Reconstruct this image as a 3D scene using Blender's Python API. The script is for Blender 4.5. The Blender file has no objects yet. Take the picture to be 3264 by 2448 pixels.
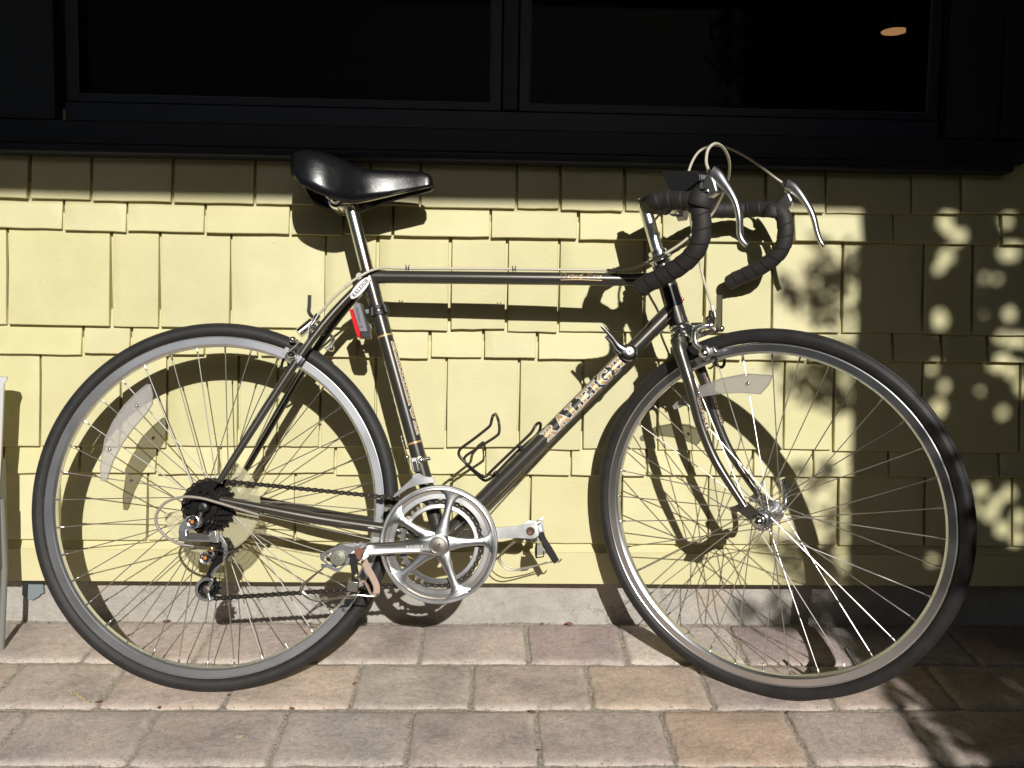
import bpy, math, random
from math import sin, cos, pi, radians, sqrt, atan2
from mathutils import Vector as V, Matrix
from mathutils.geometry import tessellate_polygon
random.seed(7)
scene = bpy.context.scene
col = scene.collection

# ---------------------------------------------------------------- camera
CAM_R = V((0.99943914, -0.02984659, 0.01518533))
CAM_U = V((-0.01280823, 0.07828123, 0.99684903))
CAM_F = V((0.03094127, 0.99648443, -0.07785505))
CAM_P = V((0.0, -1.87461809, 0.7106689))
FPX = 2822.0; CX, CY = 1632.0, 1224.0          # focal length and centre on the 3264 x 2448 photograph
cd = bpy.data.cameras.new('camera'); cam = bpy.data.objects.new('camera', cd); col.objects.link(cam)
cd.sensor_width = 36.0; cd.lens = 36.0*FPX/3264.0; cd.clip_start = 0.02; cd.clip_end = 400
cam.matrix_world = Matrix(((CAM_R.x, CAM_U.x, -CAM_F.x, CAM_P.x), (CAM_R.y, CAM_U.y, -CAM_F.y, CAM_P.y),
                           (CAM_R.z, CAM_U.z, -CAM_F.z, CAM_P.z), (0, 0, 0, 1)))
scene.camera = cam

# ---------------------------------------------------------------- sky, sun, exposure
SUN = V((0.1918, -1.0, 0.5088)).normalized()     # towards the sun
LT = V((-0.1918, 1.0, -0.5088))                  # light travels this far per metre towards the wall
world = bpy.data.worlds.new('World'); scene.world = world; world.use_nodes = True
wn = world.node_tree; wn.nodes.clear()
sky = wn.nodes.new('ShaderNodeTexSky'); sky.sky_type = 'NISHITA'; sky.sun_disc = False
sky.sun_elevation = math.asin(SUN.z); sky.sun_rotation = atan2(SUN.x, SUN.y)
bg = wn.nodes.new('ShaderNodeBackground'); bg.inputs[1].default_value = 0.05
wo = wn.nodes.new('ShaderNodeOutputWorld')
wn.links.new(sky.outputs[0], bg.inputs[0]); wn.links.new(bg.outputs[0], wo.inputs[0])
sd = bpy.data.lights.new('sun', 'SUN'); sd.energy = 5.0; sd.angle = radians(0.53); sd.color = (1.0, 0.965, 0.90)
sun = bpy.data.objects.new('sun', sd); col.objects.link(sun); sun.rotation_euler = SUN.to_track_quat('Z', 'Y').to_euler()
sun.location = (1, -4, 5)
scene.view_settings.view_transform = 'Standard'; scene.view_settings.look = 'None'
scene.view_settings.exposure = -0.22; scene.view_settings.gamma = 1.0; scene.view_settings.use_curve_mapping = False
scene.render.resolution_x = 1024; scene.render.resolution_y = 768
scene.render.engine = 'CYCLES'
scene.cycles.max_bounces = 8; scene.cycles.transparent_max_bounces = 24
scene.cycles.caustics_reflective = False; scene.cycles.caustics_refractive = False

# ---------------------------------------------------------------- places read off the photograph, turned into metres
CR = dict(A=(1850, 1000, 5.53), B=(1850, 1300, 5.53), C=(1100, 820, 7.373), D=(880, 900, 5.53), E=(900, 470, 4.424),
          F=(2000, 780, 5.53), G=(2050, 1000, 5.53), H=(2250, 1450, 5.53), I=(0, 1150, 1.7463), J=(980, 1700, 5.53),
          K=(1580, 1600, 6.637), L=(1250, 1380, 8.295), M=(1200, 1500, 3.687), N=(1300, 1250, 4.424), O=(1650, 1100, 4.74),
          P=(480, 1450, 3.017), Q=(1000, 1500, 2.6024), R=(1950, 400, 2.7653), S=(0, 900, 2.011), T=(2100, 900, 1.9003),
          U=(1000, 900, 2.011), W=(2100, 1600, 1.9003), X=(0, 0, 1.0))
def px(c, x, y):
    a = CR[c]; return a[0]+x/a[2], a[1]+y/a[2]
def ray(x, y): return CAM_F + CAM_R*((x-CX)/FPX) - CAM_U*((y-CY)/FPX)
def on_wall(x, y, yy=0.0):
    d = ray(x, y); return CAM_P + d*((yy-CAM_P.y)/d.y)
GS_ = 0.155                                       # the paving falls away from the house
def gz(y): return GS_*(y+.255)
def on_ground(x, y, z=0.0):
    d = ray(x, y); t = (gz(CAM_P.y)+z-CAM_P.z)/(d.z-GS_*d.y); return CAM_P + d*t
# bicycle frame of reference: x forward, y towards the wall, z up along the leaning frame
BG = V((-0.51035491, -0.25198181, 0.0))
BM = Matrix(((0.9995214411, 0.0305947078, 0.0045664586), (-0.0309336174, 0.9885706534, 0.1475505831), (0.0, -0.1476212286, 0.9890439691)))
BT = BM.transposed()
def bp(c, x, y, w=0.0):
    x, y = px(c, x, y); d = BT @ ray(x, y); o = BT @ (CAM_P-BG)
    return o + d*((w-o.y)/d.y)
# steered front end: same axes, turned about the steering axis
HA = radians(73.697); STEER = radians(33.459)
AX = V((-cos(HA), 0, sin(HA))); P0 = V((0.88258, 0, 0.698)); PERP = V((sin(HA), 0, cos(HA)))
FM = Matrix.Rotation(-STEER, 3, AX); FT = FM.transposed()
HUBF = P0 - AX*0.38238 + PERP*0.06054
def ff(p): return P0 + FM @ (V(p)-P0)
BMx = Matrix.Rotation(-radians(39.5), 3, AX); BTx = BMx.transposed()
def fb_(p): return P0 + BMx @ (V(p)-P0)
def bq(c, x, y, w=0.0):
    x, y = px(c, x, y); d = BTx @ (BT @ ray(x, y)); o = BTx @ ((BT @ (CAM_P-BG))-P0) + P0
    return o + d*((w-o.y)/d.y)
def fp(c, x, y, w=0.0):
    x, y = px(c, x, y); d = FT @ (BT @ ray(x, y)); o = FT @ ((BT @ (CAM_P-BG))-P0) + P0
    return o + d*((w-o.y)/d.y)

# ---------------------------------------------------------------- materials
MATS = {}
def mat(name, color=(.5, .5, .5), rough=.5, metal=0.0, **kw):
    m = bpy.data.materials.new(name); m.use_nodes = True; nt = m.node_tree; b = nt.nodes['Principled BSDF']
    b.inputs['Base Color'].default_value = (*color, 1); b.inputs['Roughness'].default_value = rough; b.inputs['Metallic'].default_value = metal
    for k, v in kw.items(): b.inputs[k.replace('_', ' ')].default_value = v
    MATS[name] = m; return m
def N(m, t, **kw):
    n = m.node_tree.nodes.new(t)
    for k, v in kw.items(): setattr(n, k, v)
    return n
def link(m, a, b): m.node_tree.links.new(a, b)
def bsdf(m): return m.node_tree.nodes['Principled BSDF']
def noise(m, scale, detail=4, rough=.6, vec=None, stretch=None, space='Object'):
    tc = N(m, 'ShaderNodeTexCoord'); mp = N(m, 'ShaderNodeMapping')
    if space == 'World':
        g = N(m, 'ShaderNodeNewGeometry'); link(m, g.outputs['Position'], mp.inputs[0])
    else: link(m, tc.outputs[space], mp.inputs[0])
    if stretch: mp.inputs['Scale'].default_value = stretch
    n = N(m, 'ShaderNodeTexNoise'); n.inputs['Scale'].default_value = scale; n.inputs['Detail'].default_value = detail
    n.inputs['Roughness'].default_value = rough; link(m, mp.outputs[0], n.inputs['Vector']); return n
def ramp(m, src, stops):
    r = N(m, 'ShaderNodeValToRGB'); e = r.color_ramp.elements
    while len(e) < len(stops): e.new(.5)
    for i, (p, c) in enumerate(stops):
        e[i].position = p; e[i].color = (*c, 1) if len(c) == 3 else c
    link(m, src, r.inputs[0]); return r
def mixc(m, fac, a, b, mode='MIX'):
    x = N(m, 'ShaderNodeMix', data_type='RGBA', blend_type=mode)
    for s, i in ((fac, 0), (a, 6), (b, 7)):
        if isinstance(s, (int, float)): x.inputs[i].default_value = s
        elif isinstance(s, tuple): x.inputs[i].default_value = (*s, 1)
        else: link(m, s, x.inputs[i])
    return x.outputs[2]
def bump(m, src, strength, dist, prev=None):
    b = N(m, 'ShaderNodeBump'); b.inputs['Strength'].default_value = strength; b.inputs['Distance'].default_value = dist
    link(m, src, b.inputs['Height'])
    if prev: link(m, prev.outputs[0], b.inputs['Normal'])
    return b
def setn(m, b): link(m, b.outputs[0], bsdf(m).inputs['Normal'])

# yellow painted shingles: tone per shingle through the object colour, faint saw grain and specks
m = mat('yellow_paint', (.70, .645, .365), .58)
oi = N(m, 'ShaderNodeObjectInfo'); n1 = noise(m, 9, 5, .6, space='World'); r1 = ramp(m, n1.outputs[0], [(.3, (.93, .925, .90)), (.7, (1.035, 1.035, 1.05))])
c1 = mixc(m, 1.0, (.695, .650, .372), oi.outputs['Color'], 'MULTIPLY'); c2 = mixc(m, 1.0, c1, r1.outputs[0], 'MULTIPLY')
n3 = noise(m, 150, 2, .5, space='World'); r3 = ramp(m, n3.outputs[0], [(.74, (0, 0, 0)), (.80, (1, 1, 1))])
c3 = mixc(m, r3.outputs[0], c2, (.45, .38, .20)); link(m, c3, bsdf(m).inputs['Base Color'])
n2 = noise(m, 60, 4, .65, stretch=(.25, 1, 4.0), space='World'); n4 = noise(m, 500, 3, .6, space='World')
n8 = noise(m, 5, 7, .75, space='World'); r8 = ramp(m, n8.outputs[0], [(.60, (0, 0, 0)), (.74, (.28, .28, .28))]); c4 = mixc(m, r8.outputs[0], c3, (.50, .46, .30)); link(m, c4, bsdf(m).inputs['Base Color'])
n9 = noise(m, 26, 5, .7, stretch=(.12, 1, 3.0), space='World')
setn(m, bump(m, n4.outputs[0], .4, .0008, bump(m, n2.outputs[0], .28, .0009, bump(m, n9.outputs[0], .2, .0016))))
m = mat('yellow_board_paint', (.76, .70, .37), .55)
n2 = noise(m, 14, 6, .65, stretch=(.3, 1, 1), space='World'); r2 = ramp(m, n2.outputs[0], [(.3, (.665, .615, .345)), (.72, (.70, .65, .375))])
n5 = noise(m, 45, 4, .7, space='World'); r5 = ramp(m, n5.outputs[0], [(.68, (0, 0, 0)), (.78, (.35, .35, .35))])
c = mixc(m, r5.outputs[0], r2.outputs[0], (.45, .38, .26)); link(m, c, bsdf(m).inputs['Base Color']); setn(m, bump(m, n5.outputs[0], .3, .0008))
# dark trim
m = mat('dark_trim_paint', (.024, .029, .040), .5)
n2 = noise(m, 30, 5, .6, stretch=(.2, 1, 2), space='World'); r2 = ramp(m, n2.outputs[0], [(.3, (.009, .013, .023)), (.7, (.015, .020, .030))])
link(m, r2.outputs[0], bsdf(m).inputs['Base Color']); setn(m, bump(m, n2.outputs[0], .3, .001))
mat('sash_paint', (.022, .030, .056), .45); mat('screen_edge', (.16, .15, .18), .5)
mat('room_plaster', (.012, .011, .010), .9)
m = mat('lamp_glow', (.9, .5, .25), .5); bsdf(m).inputs['Emission Color'].default_value = (1, .47, .20, 1); bsdf(m).inputs['Emission Strength'].default_value = 2.3
def mix_transparent(name, color, alpha, rough, gloss=False):
    m = bpy.data.materials.new(name); m.use_nodes = True; nt = m.node_tree; nt.nodes.clear(); MATS[name] = m
    o = nt.nodes.new('ShaderNodeOutputMaterial'); t = nt.nodes.new('ShaderNodeBsdfTransparent'); mx = nt.nodes.new('ShaderNodeMixShader')
    if gloss:
        g = nt.nodes.new('ShaderNodeBsdfGlossy'); g.inputs['Roughness'].default_value = rough
        f = nt.nodes.new('ShaderNodeFresnel'); f.inputs[0].default_value = 1.45; nt.links.new(f.outputs[0], mx.inputs[0])
        t.inputs[0].default_value = (*color, 1)
    else:
        g = nt.nodes.new('ShaderNodeBsdfDiffuse'); g.inputs[0].default_value = (*color, 1); mx.inputs[0].default_value = alpha
    nt.links.new(t.outputs[0], mx.inputs[1]); nt.links.new(g.outputs[0], mx.inputs[2]); nt.links.new(mx.outputs[0], o.inputs[0]); return m
mix_transparent('window_glass', (.9, .93, .92), 0, .03, True)
mix_transparent('insect_screen', (.008, .008, .009), .78, .5)
# concrete
m = mat('concrete', (.5, .47, .43), .9)
n2 = noise(m, 7, 8, .65, space='World'); r2 = ramp(m, n2.outputs[0], [(.25, (.38, .35, .315)), (.5, (.45, .425, .385)), (.75, (.52, .495, .45))])
n3 = noise(m, 60, 6, .7, space='World'); r3 = ramp(m, n3.outputs[0], [(.3, (.86, .86, .86)), (.7, (1.08, 1.08, 1.08))])
c = mixc(m, 1.0, r2.outputs[0], r3.outputs[0], 'MULTIPLY')
n4 = noise(m, 3.3, 5, .7, space='World'); r4 = ramp(m, n4.outputs[0], [(.60, (0, 0, 0)), (.70, (.6, .6, .6))]); c = mixc(m, r4.outputs[0], c, (.52, .40, .27))
n5 = noise(m, 16, 8, .72, space='World'); nd = noise(m, 9, 6, .8, space='World')
vo = N(m, 'ShaderNodeTexVoronoi', feature='DISTANCE_TO_EDGE'); vo.inputs['Scale'].default_value = 17
va = N(m, 'ShaderNodeVectorMath', operation='MULTIPLY_ADD'); gg = N(m, 'ShaderNodeNewGeometry'); link(m, nd.outputs['Color'], va.inputs[0]); va.inputs[1].default_value = (.12, .12, .12); link(m, gg.outputs['Position'], va.inputs[2]); link(m, va.outputs[0], vo.inputs['Vector'])
rv = ramp(m, vo.outputs['Distance'], [(0.0, (1, 1, 1)), (.022, (0, 0, 0))]); ne = noise(m, 5.3, 3, .5, space='World'); re_ = ramp(m, ne.outputs[0], [(.54, (0, 0, 0)), (.62, (1, 1, 1))])
cm_ = mixc(m, 1.0, rv.outputs[0], re_.outputs[0], 'MULTIPLY'); c = mixc(m, cm_, c, (.13, .11, .09))
nf = noise(m, 190, 2, .5, space='World'); rf_ = ramp(m, nf.outputs[0], [(.70, (0, 0, 0)), (.77, (.7, .7, .7))]); c = mixc(m, rf_.outputs[0], c, (.17, .15, .13))
link(m, c, bsdf(m).inputs['Base Color']); setn(m, bump(m, n3.outputs[0], .7, .003, bump(m, n5.outputs[0], .7, .014)))
mat('bare_patch', (.20, .24, .26), .9)
# pavers: tone per paver through the object colour
m = mat('paver_stone', (.5, .45, .4), .93)
oi = N(m, 'ShaderNodeObjectInfo')
n2 = noise(m, 8, 8, .7, space='World'); r2 = ramp(m, n2.outputs[0], [(.28, (.74, .74, .75)), (.5, (1.0, 1.0, 1.0)), (.72, (1.24, 1.2, 1.14))])
n3 = noise(m, 90, 8, .75, space='World'); r3 = ramp(m, n3.outputs[0], [(.3, (.74, .73, .73)), (.5, (1, 1, 1)), (.7, (1.25, 1.24, 1.22))])
c = mixc(m, 1.0, oi.outputs['Color'], r2.outputs[0], 'MULTIPLY'); c = mixc(m, 1.0, c, r3.outputs[0], 'MULTIPLY')
n6 = noise(m, 420, 3, .6, space='World'); r6 = ramp(m, n6.outputs[0], [(.35, (.80, .80, .80)), (.65, (1.16, 1.16, 1.16))]); c = mixc(m, 1.0, c, r6.outputs[0], 'MULTIPLY')
na = noise(m, 4.2, 9, .72, stretch=(1, 1.6, 1), space='World'); ra = ramp(m, na.outputs[0], [(.36, (.74, .725, .715)), (.50, (.99, .985, .98)), (.66, (1.10, 1.08, 1.06))]); c = mixc(m, 1.0, c, ra.outputs[0], 'MULTIPLY')  # broad blotches: stains plus soft leaf shade, both put into the stone colour
nb = noise(m, 13, 7, .75, space='World'); rb_ = ramp(m, nb.outputs[0], [(.52, (0, 0, 0)), (.68, (.4, .4, .4))]); c = mixc(m, rb_.outputs[0], c, (.46, .35, .27))
nc = noise(m, 230, 2, .5, space='World'); rc_ = ramp(m, nc.outputs[0], [(.70, (0, 0, 0)), (.76, (.7, .7, .7))]); c = mixc(m, rc_.outputs[0], c, (.16, .13, .11))
at = N(m, 'ShaderNodeAttribute', attribute_name='edge'); n7 = noise(m, 40, 5, .7, space='World')
r7 = ramp(m, n7.outputs[0], [(.40, (0, 0, 0)), (.58, (1, 1, 1))])
k = N(m, 'ShaderNodeMath', operation='MULTIPLY'); link(m, at.outputs['Fac'], k.inputs[0]); link(m, r7.outputs[0], k.inputs[1])
k2 = N(m, 'ShaderNodeMath', operation='MULTIPLY'); link(m, k.outputs[0], k2.inputs[0]); k2.inputs[1].default_value = .75
c = mixc(m, k2.outputs[0], c, (.60, .55, .47)); link(m, c, bsdf(m).inputs['Base Color'])
setn(m, bump(m, n6.outputs[0], .6, .0012, bump(m, n3.outputs[0], .7, .003, bump(m, n2.outputs[0], .5, .008))))
m = mat('joint_sand', (.42, .37, .31), 1.0)
n2 = noise(m, 160, 6, .75, space='World'); r2 = ramp(m, n2.outputs[0], [(.3, (.17, .12, .09)), (.45, (.38, .33, .28)), (.62, (.60, .55, .47)), (.75, (.36, .23, .16))])
link(m, r2.outputs[0], bsdf(m).inputs['Base Color']); setn(m, bump(m, n2.outputs[0], 1, .006))
m = mat('soil', (.10, .085, .06), 1.0); n2 = noise(m, 3, 8, .7, space='World'); r2 = ramp(m, n2.outputs[0], [(.3, (.025, .03, .018)), (.7, (.06, .065, .035))]); link(m, r2.outputs[0], bsdf(m).inputs['Base Color'])  # unseen ground, made dark to cut bounce light onto the wall
# bicycle
m = mat('frame_paint', (.080, .070, .060), .31, .55, Coat_Weight=.5, Coat_Roughness=.12)
n2 = noise(m, 2600, 2, .5); r2 = ramp(m, n2.outputs[0], [(.35, (.044, .041, .036)), (.65, (.120, .112, .099))])
n3 = noise(m, 30, 5, .7); r3 = ramp(m, n3.outputs[0], [(.70, (0, 0, 0)), (.76, (.3, .3, .3))]); c = mixc(m, r3.outputs[0], r2.outputs[0], (.22, .19, .16)); link(m, c, bsdf(m).inputs['Base Color'])
setn(m, bump(m, n2.outputs[0], .12, .0002))
mat('black_enamel', (.008, .009, .012), .16, .0, Coat_Weight=.5, Coat_Roughness=.06)
m = mat('aluminium', (.66, .67, .69), .24, 1.0)
n2 = noise(m, 18, 3, .5); r2 = ramp(m, n2.outputs[0], [(.3, (.27, .27, .27)), (.75, (.36, .36, .36))]); link(m, r2.outputs[0], bsdf(m).inputs['Roughness'])
n3 = noise(m, 25, 4, .6); r3 = ramp(m, n3.outputs[0], [(.35, (.66, .665, .68)), (.6, (.74, .75, .77))]); link(m, r3.outputs[0], bsdf(m).inputs['Base Color'])
m = mat('rim_aluminium', (.80, .82, .87), .42, 1.0)
n2 = noise(m, 10, 2, .5); r2 = ramp(m, n2.outputs[0], [(.3, (.30, .30, .30)), (.75, (.35, .35, .35))]); link(m, r2.outputs[0], bsdf(m).inputs['Roughness'])
mat('chrome', (.84, .84, .85), .17, 1.0); mat('worn_steel', (.55, .52, .47), .30, 1.0); mat('spoke_steel', (.72, .72, .70), .32, 1.0)
mat('old_teeth', (.30, .27, .24), .38, 1.0); mat('brass', (.75, .55, .25), .3, 1.0); mat('rust_orange', (.55, .18, .04), .7); mat('rusty_steel', (.13, .07, .05), .6, .5)
m = mat('seatpost_metal', (.62, .59, .56), .27, 1.0)
n2 = noise(m, 35, 4, .6, stretch=(1, 1, .2)); r2 = ramp(m, n2.outputs[0], [(.4, (.66, .65, .64)), (.65, (.50, .44, .38))]); link(m, r2.outputs[0], bsdf(m).inputs['Base Color'])
m = mat('tyre_rubber', (.022, .020, .021), .60)
n2 = noise(m, 26, 6, .7); r2 = ramp(m, n2.outputs[0], [(.3, (.013, .0125, .013)), (.7, (.028, .026, .0255))]); link(m, r2.outputs[0], bsdf(m).inputs['Base Color'])
setn(m, bump(m, n2.outputs[0], .25, .001))
mat('black_rubber', (.02, .02, .02), .5)
m = mat('leather', (.007, .007, .009), .30, 0, Coat_Weight=.35, Coat_Roughness=.12)
n2 = noise(m, 90, 6, .7); setn(m, bump(m, n2.outputs[0], .3, .0008)); n3 = noise(m, 14, 5, .7); r3 = ramp(m, n3.outputs[0], [(.35, (.20, .20, .20)), (.7, (.36, .36, .36))]); link(m, r3.outputs[0], bsdf(m).inputs['Roughness'])
m = mat('bar_tape', (.026, .022, .022), .66)
n2 = noise(m, 700, 3, .6); setn(m, bump(m, n2.outputs[0], .35, .0004))
m = mat('cream_housing', (.60, .56, .44), .34)
mat('grey_housing', (.30, .27, .23), .4)
mat('cog_black', (.016, .015, .014), .38, .6); mat('chain_steel', (.055, .045, .038), .36, .8); mat('pin_steel', (.45, .43, .40), .3, 1.0)
mat('dark_metal', (.06, .06, .065), .35, .8)
def clear_plastic(name, color, amount, rough=.2, ribs=0):
    m = bpy.data.materials.new(name); m.use_nodes = True; nt = m.node_tree; MATS[name] = m
    b = nt.nodes['Principled BSDF']; b.inputs['Base Color'].default_value = (*color, 1); b.inputs['Roughness'].default_value = rough
    b.inputs['Alpha'].default_value = amount
    if ribs:
        w = nt.nodes.new('ShaderNodeTexNoise'); w.inputs['Scale'].default_value = ribs; tc = nt.nodes.new('ShaderNodeTexCoord'); nt.links.new(tc.outputs['Object'], w.inputs['Vector'])
        bb = nt.nodes.new('ShaderNodeBump'); bb.inputs['Strength'].default_value = .8; bb.inputs['Distance'].default_value = .001
        nt.links.new(w.outputs[0], bb.inputs['Height']); nt.links.new(bb.outputs[0], b.inputs['Normal'])
    return m
clear_plastic('reflector_plastic', (.50, .48, .47), .52, .14, 900); clear_plastic('disc_plastic', (.66, .62, .42), .42, .18, 60)
mat('lamp_grey', (.20, .20, .23), .45); mat('lamp_black', (.02, .02, .022), .35)
mat('red_lens', (.70, .012, .015), .18, 0, Coat_Weight=.6); mat('print_dark', (.03, .03, .035), .6)
mat('decal_gold', (.60, .41, .19), .38, .3); mat('decal_white', (.78, .76, .74), .45); mat('badge_silver', (.62, .60, .62), .38, .5)
mat('reflective_line', (.8, .85, .8), .12, 1.0)
mat('strap_black', (.022, .02, .02), .5); mat('strap_tan', (.50, .36, .29), .75); mat('strap_brown', (.20, .085, .045), .6); mat('dust_cap', (.26, .26, .20), .35, .3)
mat('cage_black', (.028, .023, .020), .33, .3)
m = mat('bin_plastic', (.62, .62, .64), .38); mat('bin_dark', (.17, .17, .15), .4); mat('bin_translucent', (.22, .22, .20), .4)
m = mat('leaf_green', (.07, .11, .03), .5); mat('bark', (.12, .09, .07), .9)
m = mat('sky_blocker_leaf', (.05, .085, .028), .6); n2 = noise(m, 5, 5, .7, space='World'); r2 = ramp(m, n2.outputs[0], [(.3, (.02, .04, .012)), (.7, (.09, .14, .045))]); link(m, r2.outputs[0], bsdf(m).inputs['Base Color'])
mat('dead_leaf', (.26, .12, .065), .8); mat('crumb', (.20, .13, .09), .9); mat('straw', (.50, .37, .19), .8); mat('pale_stem', (.45, .45, .30), .8)
mat('eave_paint', (.30, .28, .2), .7)

# ---------------------------------------------------------------- mesh building
class MB:
    def __init__(s): s.v = []; s.f = []; s.mi = []; s.attr = None
    def add(s, vs, fs, mi=0):
        o = len(s.v); s.v += [V(v) for v in vs]; s.f += [tuple(i+o for i in f) for f in fs]; s.mi += [mi]*len(fs); return s
    def rings(s, rings, closed=False, caps=True, mi=0, ringclosed=True):
        n = len(rings[0]); vs = [p for r in rings for p in r]; fs = []; R = len(rings)
        for i in range(R if closed else R-1):
            a = i*n; b = ((i+1) % R)*n
            for j in range(n if ringclosed else n-1):
                k = (j+1) % n; fs.append((a+j, a+k, b+k, b+j))
        if caps and not closed: fs.append(tuple(range(n-1, -1, -1))); fs.append(tuple((R-1)*n+j for j in range(n)))
        return s.add(vs, fs, mi)
    def tube(s, pts, r, seg=10, closed=False, caps=True, mi=0, flat=None, up=None):
        pts = [V(p) for p in pts]; n = len(pts); rs = r if isinstance(r, (list, tuple)) else [r]*n
        T = []
        for i in range(n):
            a = pts[(i-1) % n] if (closed or i > 0) else pts[i]; b = pts[(i+1) % n] if (closed or i < n-1) else pts[i]
            T.append((b-a).normalized())
        ref = V(up) if up else (V((0, 1, 0)) if abs(T[0].y) < .9 else V((1, 0, 0)))
        u = (ref - T[0]*ref.dot(T[0])).normalized(); rings = []
        for i in range(n):
            if up: ref = V(up); u = (ref - T[i]*ref.dot(T[i])).normalized()
            else: u = (u - T[i]*u.dot(T[i])).normalized()
            w = T[i].cross(u); fx = flat if flat else 1.0
            rings.append([pts[i]+u*(cos(2*pi*k/seg)*rs[i])+w*(sin(2*pi*k/seg)*rs[i]*fx) for k in range(seg)])
        return s.rings(rings, closed, caps, mi)
    def cyl(s, a, b, r, r2=None, seg=20, mi=0): return s.tube([a, b], [r, r if r2 is None else r2], seg, mi=mi)
    def rev(s, c, axis, prof, seg=48, closed=False, mi=0, a0=0, a1=2*pi, caps=False):
        c = V(c); ax = V(axis).normalized(); e = ax.orthogonal().normalized(); 
        if abs(ax.y) > .9: e = V((1, 0, 0)); e = (e-ax*e.dot(ax)).normalized()
        g = ax.cross(e); full = abs(a1-a0-2*pi) < 1e-6; rings = []
        for i in range(seg if full else seg+1):
            t = a0+(a1-a0)*i/seg; d = e*cos(t)+g*sin(t); rings.append([c+d*r+ax*h for r, h in prof])
        return s.rings(rings, full, (not full) and caps, mi, ringclosed=closed)
    def prism(s, loops, M, z0, z1, mi=0):
        # loops: list of 2D loops (first outer), M: function (x,y,z)->V
        allp = [p for l in loops for p in l]; tri = tessellate_polygon([[V((p[0], p[1], 0)) for p in l] for l in loops]); n = len(allp)
        vs = [M(p[0], p[1], z0) for p in allp]+[M(p[0], p[1], z1) for p in allp]; fs = [tuple(t) for t in tri]+[tuple(i+n for i in reversed(t)) for t in tri]
        o = 0
        for l in loops:
            k = len(l)
            for i in range(k): a = o+i; b = o+(i+1) % k; fs.append((a, b, b+n, a+n))
            o += k
        return s.add(vs, fs, mi)
    def box(s, c, sx, sy, sz, R=None, mi=0):
        c = V(c); R = R or Matrix.Identity(3)
        vs = [c+R @ V((x*sx/2, y*sy/2, z*sz/2)) for x in (-1, 1) for y in (-1, 1) for z in (-1, 1)]
        return s.add(vs, [(0, 1, 3, 2), (4, 6, 7, 5), (0, 4, 5, 1), (2, 3, 7, 6), (0, 2, 6, 4), (1, 5, 7, 3)], mi)
    def sphere(s, c, r, seg=12, mi=0, sy=1.0):
        c = V(c); rg = [[c+V((r*sin(pi*i/8)*cos(2*pi*k/seg), r*sy*sin(pi*i/8)*sin(2*pi*k/seg), r*cos(pi*i/8))) for k in range(seg)] for i in range(1, 8)]
        return s.rings(rg, mi=mi)
    def build(s, name, mats, parent=None, T=None, ang=40, bevel=0, loc=None):
        me = bpy.data.meshes.new(name); vs = [T(v) for v in s.v] if T else s.v
        me.from_pydata([tuple(v) for v in vs], [], s.f); me.validate()
        if not isinstance(mats, (list, tuple)): mats = [mats]
        for q in mats: me.materials.append(MATS[q])
        if len(me.polygons) == len(s.mi): me.polygons.foreach_set('material_index', s.mi)
        import bmesh
        b = bmesh.new(); b.from_mesh(me); bmesh.ops.recalc_face_normals(b, faces=b.faces[:]); b.to_mesh(me); b.free()
        me.polygons.foreach_set('use_smooth', [True]*len(me.polygons)); me.set_sharp_from_angle(angle=radians(ang))
        o = bpy.data.objects.new(name, me); col.objects.link(o)
        if parent: o.parent = parent
        if loc: o.location = loc
        if bevel:
            bv = o.modifiers.new('bevel', 'BEVEL'); bv.width = bevel; bv.segments = 2; bv.limit_method = 'ANGLE'; bv.angle_limit = radians(40)
        return o
def spline(pts, n=6, closed=False):
    P = [V(p) for p in pts]; out = []; L = len(P)
    for i in range(L if closed else L-1):
        if closed: a, b, c, d = P[(i-1) % L], P[i], P[(i+1) % L], P[(i+2) % L]
        else: a, b, c, d = P[max(i-1, 0)], P[i], P[i+1], P[min(i+2, L-1)]
        for k in range(n):
            t = k/n; out.append(.5*((2*b)+(c-a)*t+(2*a-5*b+4*c-d)*t*t+(3*b-a-3*c+d)*t**3))
    if not closed: out.append(P[-1])
    return out
def empty(name, label, cat, loc=(0, 0, 0), group=None, M=None):
    o = bpy.data.objects.new(name, None); col.objects.link(o); o.empty_display_size = .05
    if M: o.matrix_world = M
    else: o.location = loc
    o['label'] = label; o['category'] = cat
    if group: o['group'] = group
    return o
def tag(o, label, cat=None, group=None, kind=None):
    if label: o['label'] = label
    if cat: o['category'] = cat
    if group: o['group'] = group
    if kind: o['kind'] = kind
    return o
def lb(o, label): o['label'] = label; return o

# ================================================================ GROUND AND HOUSE
g = MB(); g.add([(-60, -60, -.17), (60, -60, -.17), (60, 60, -.17), (-60, 60, -.17)], [(0, 1, 2, 3)]); tag(g.build('ground', 'soil'), None, kind='structure')

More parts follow.
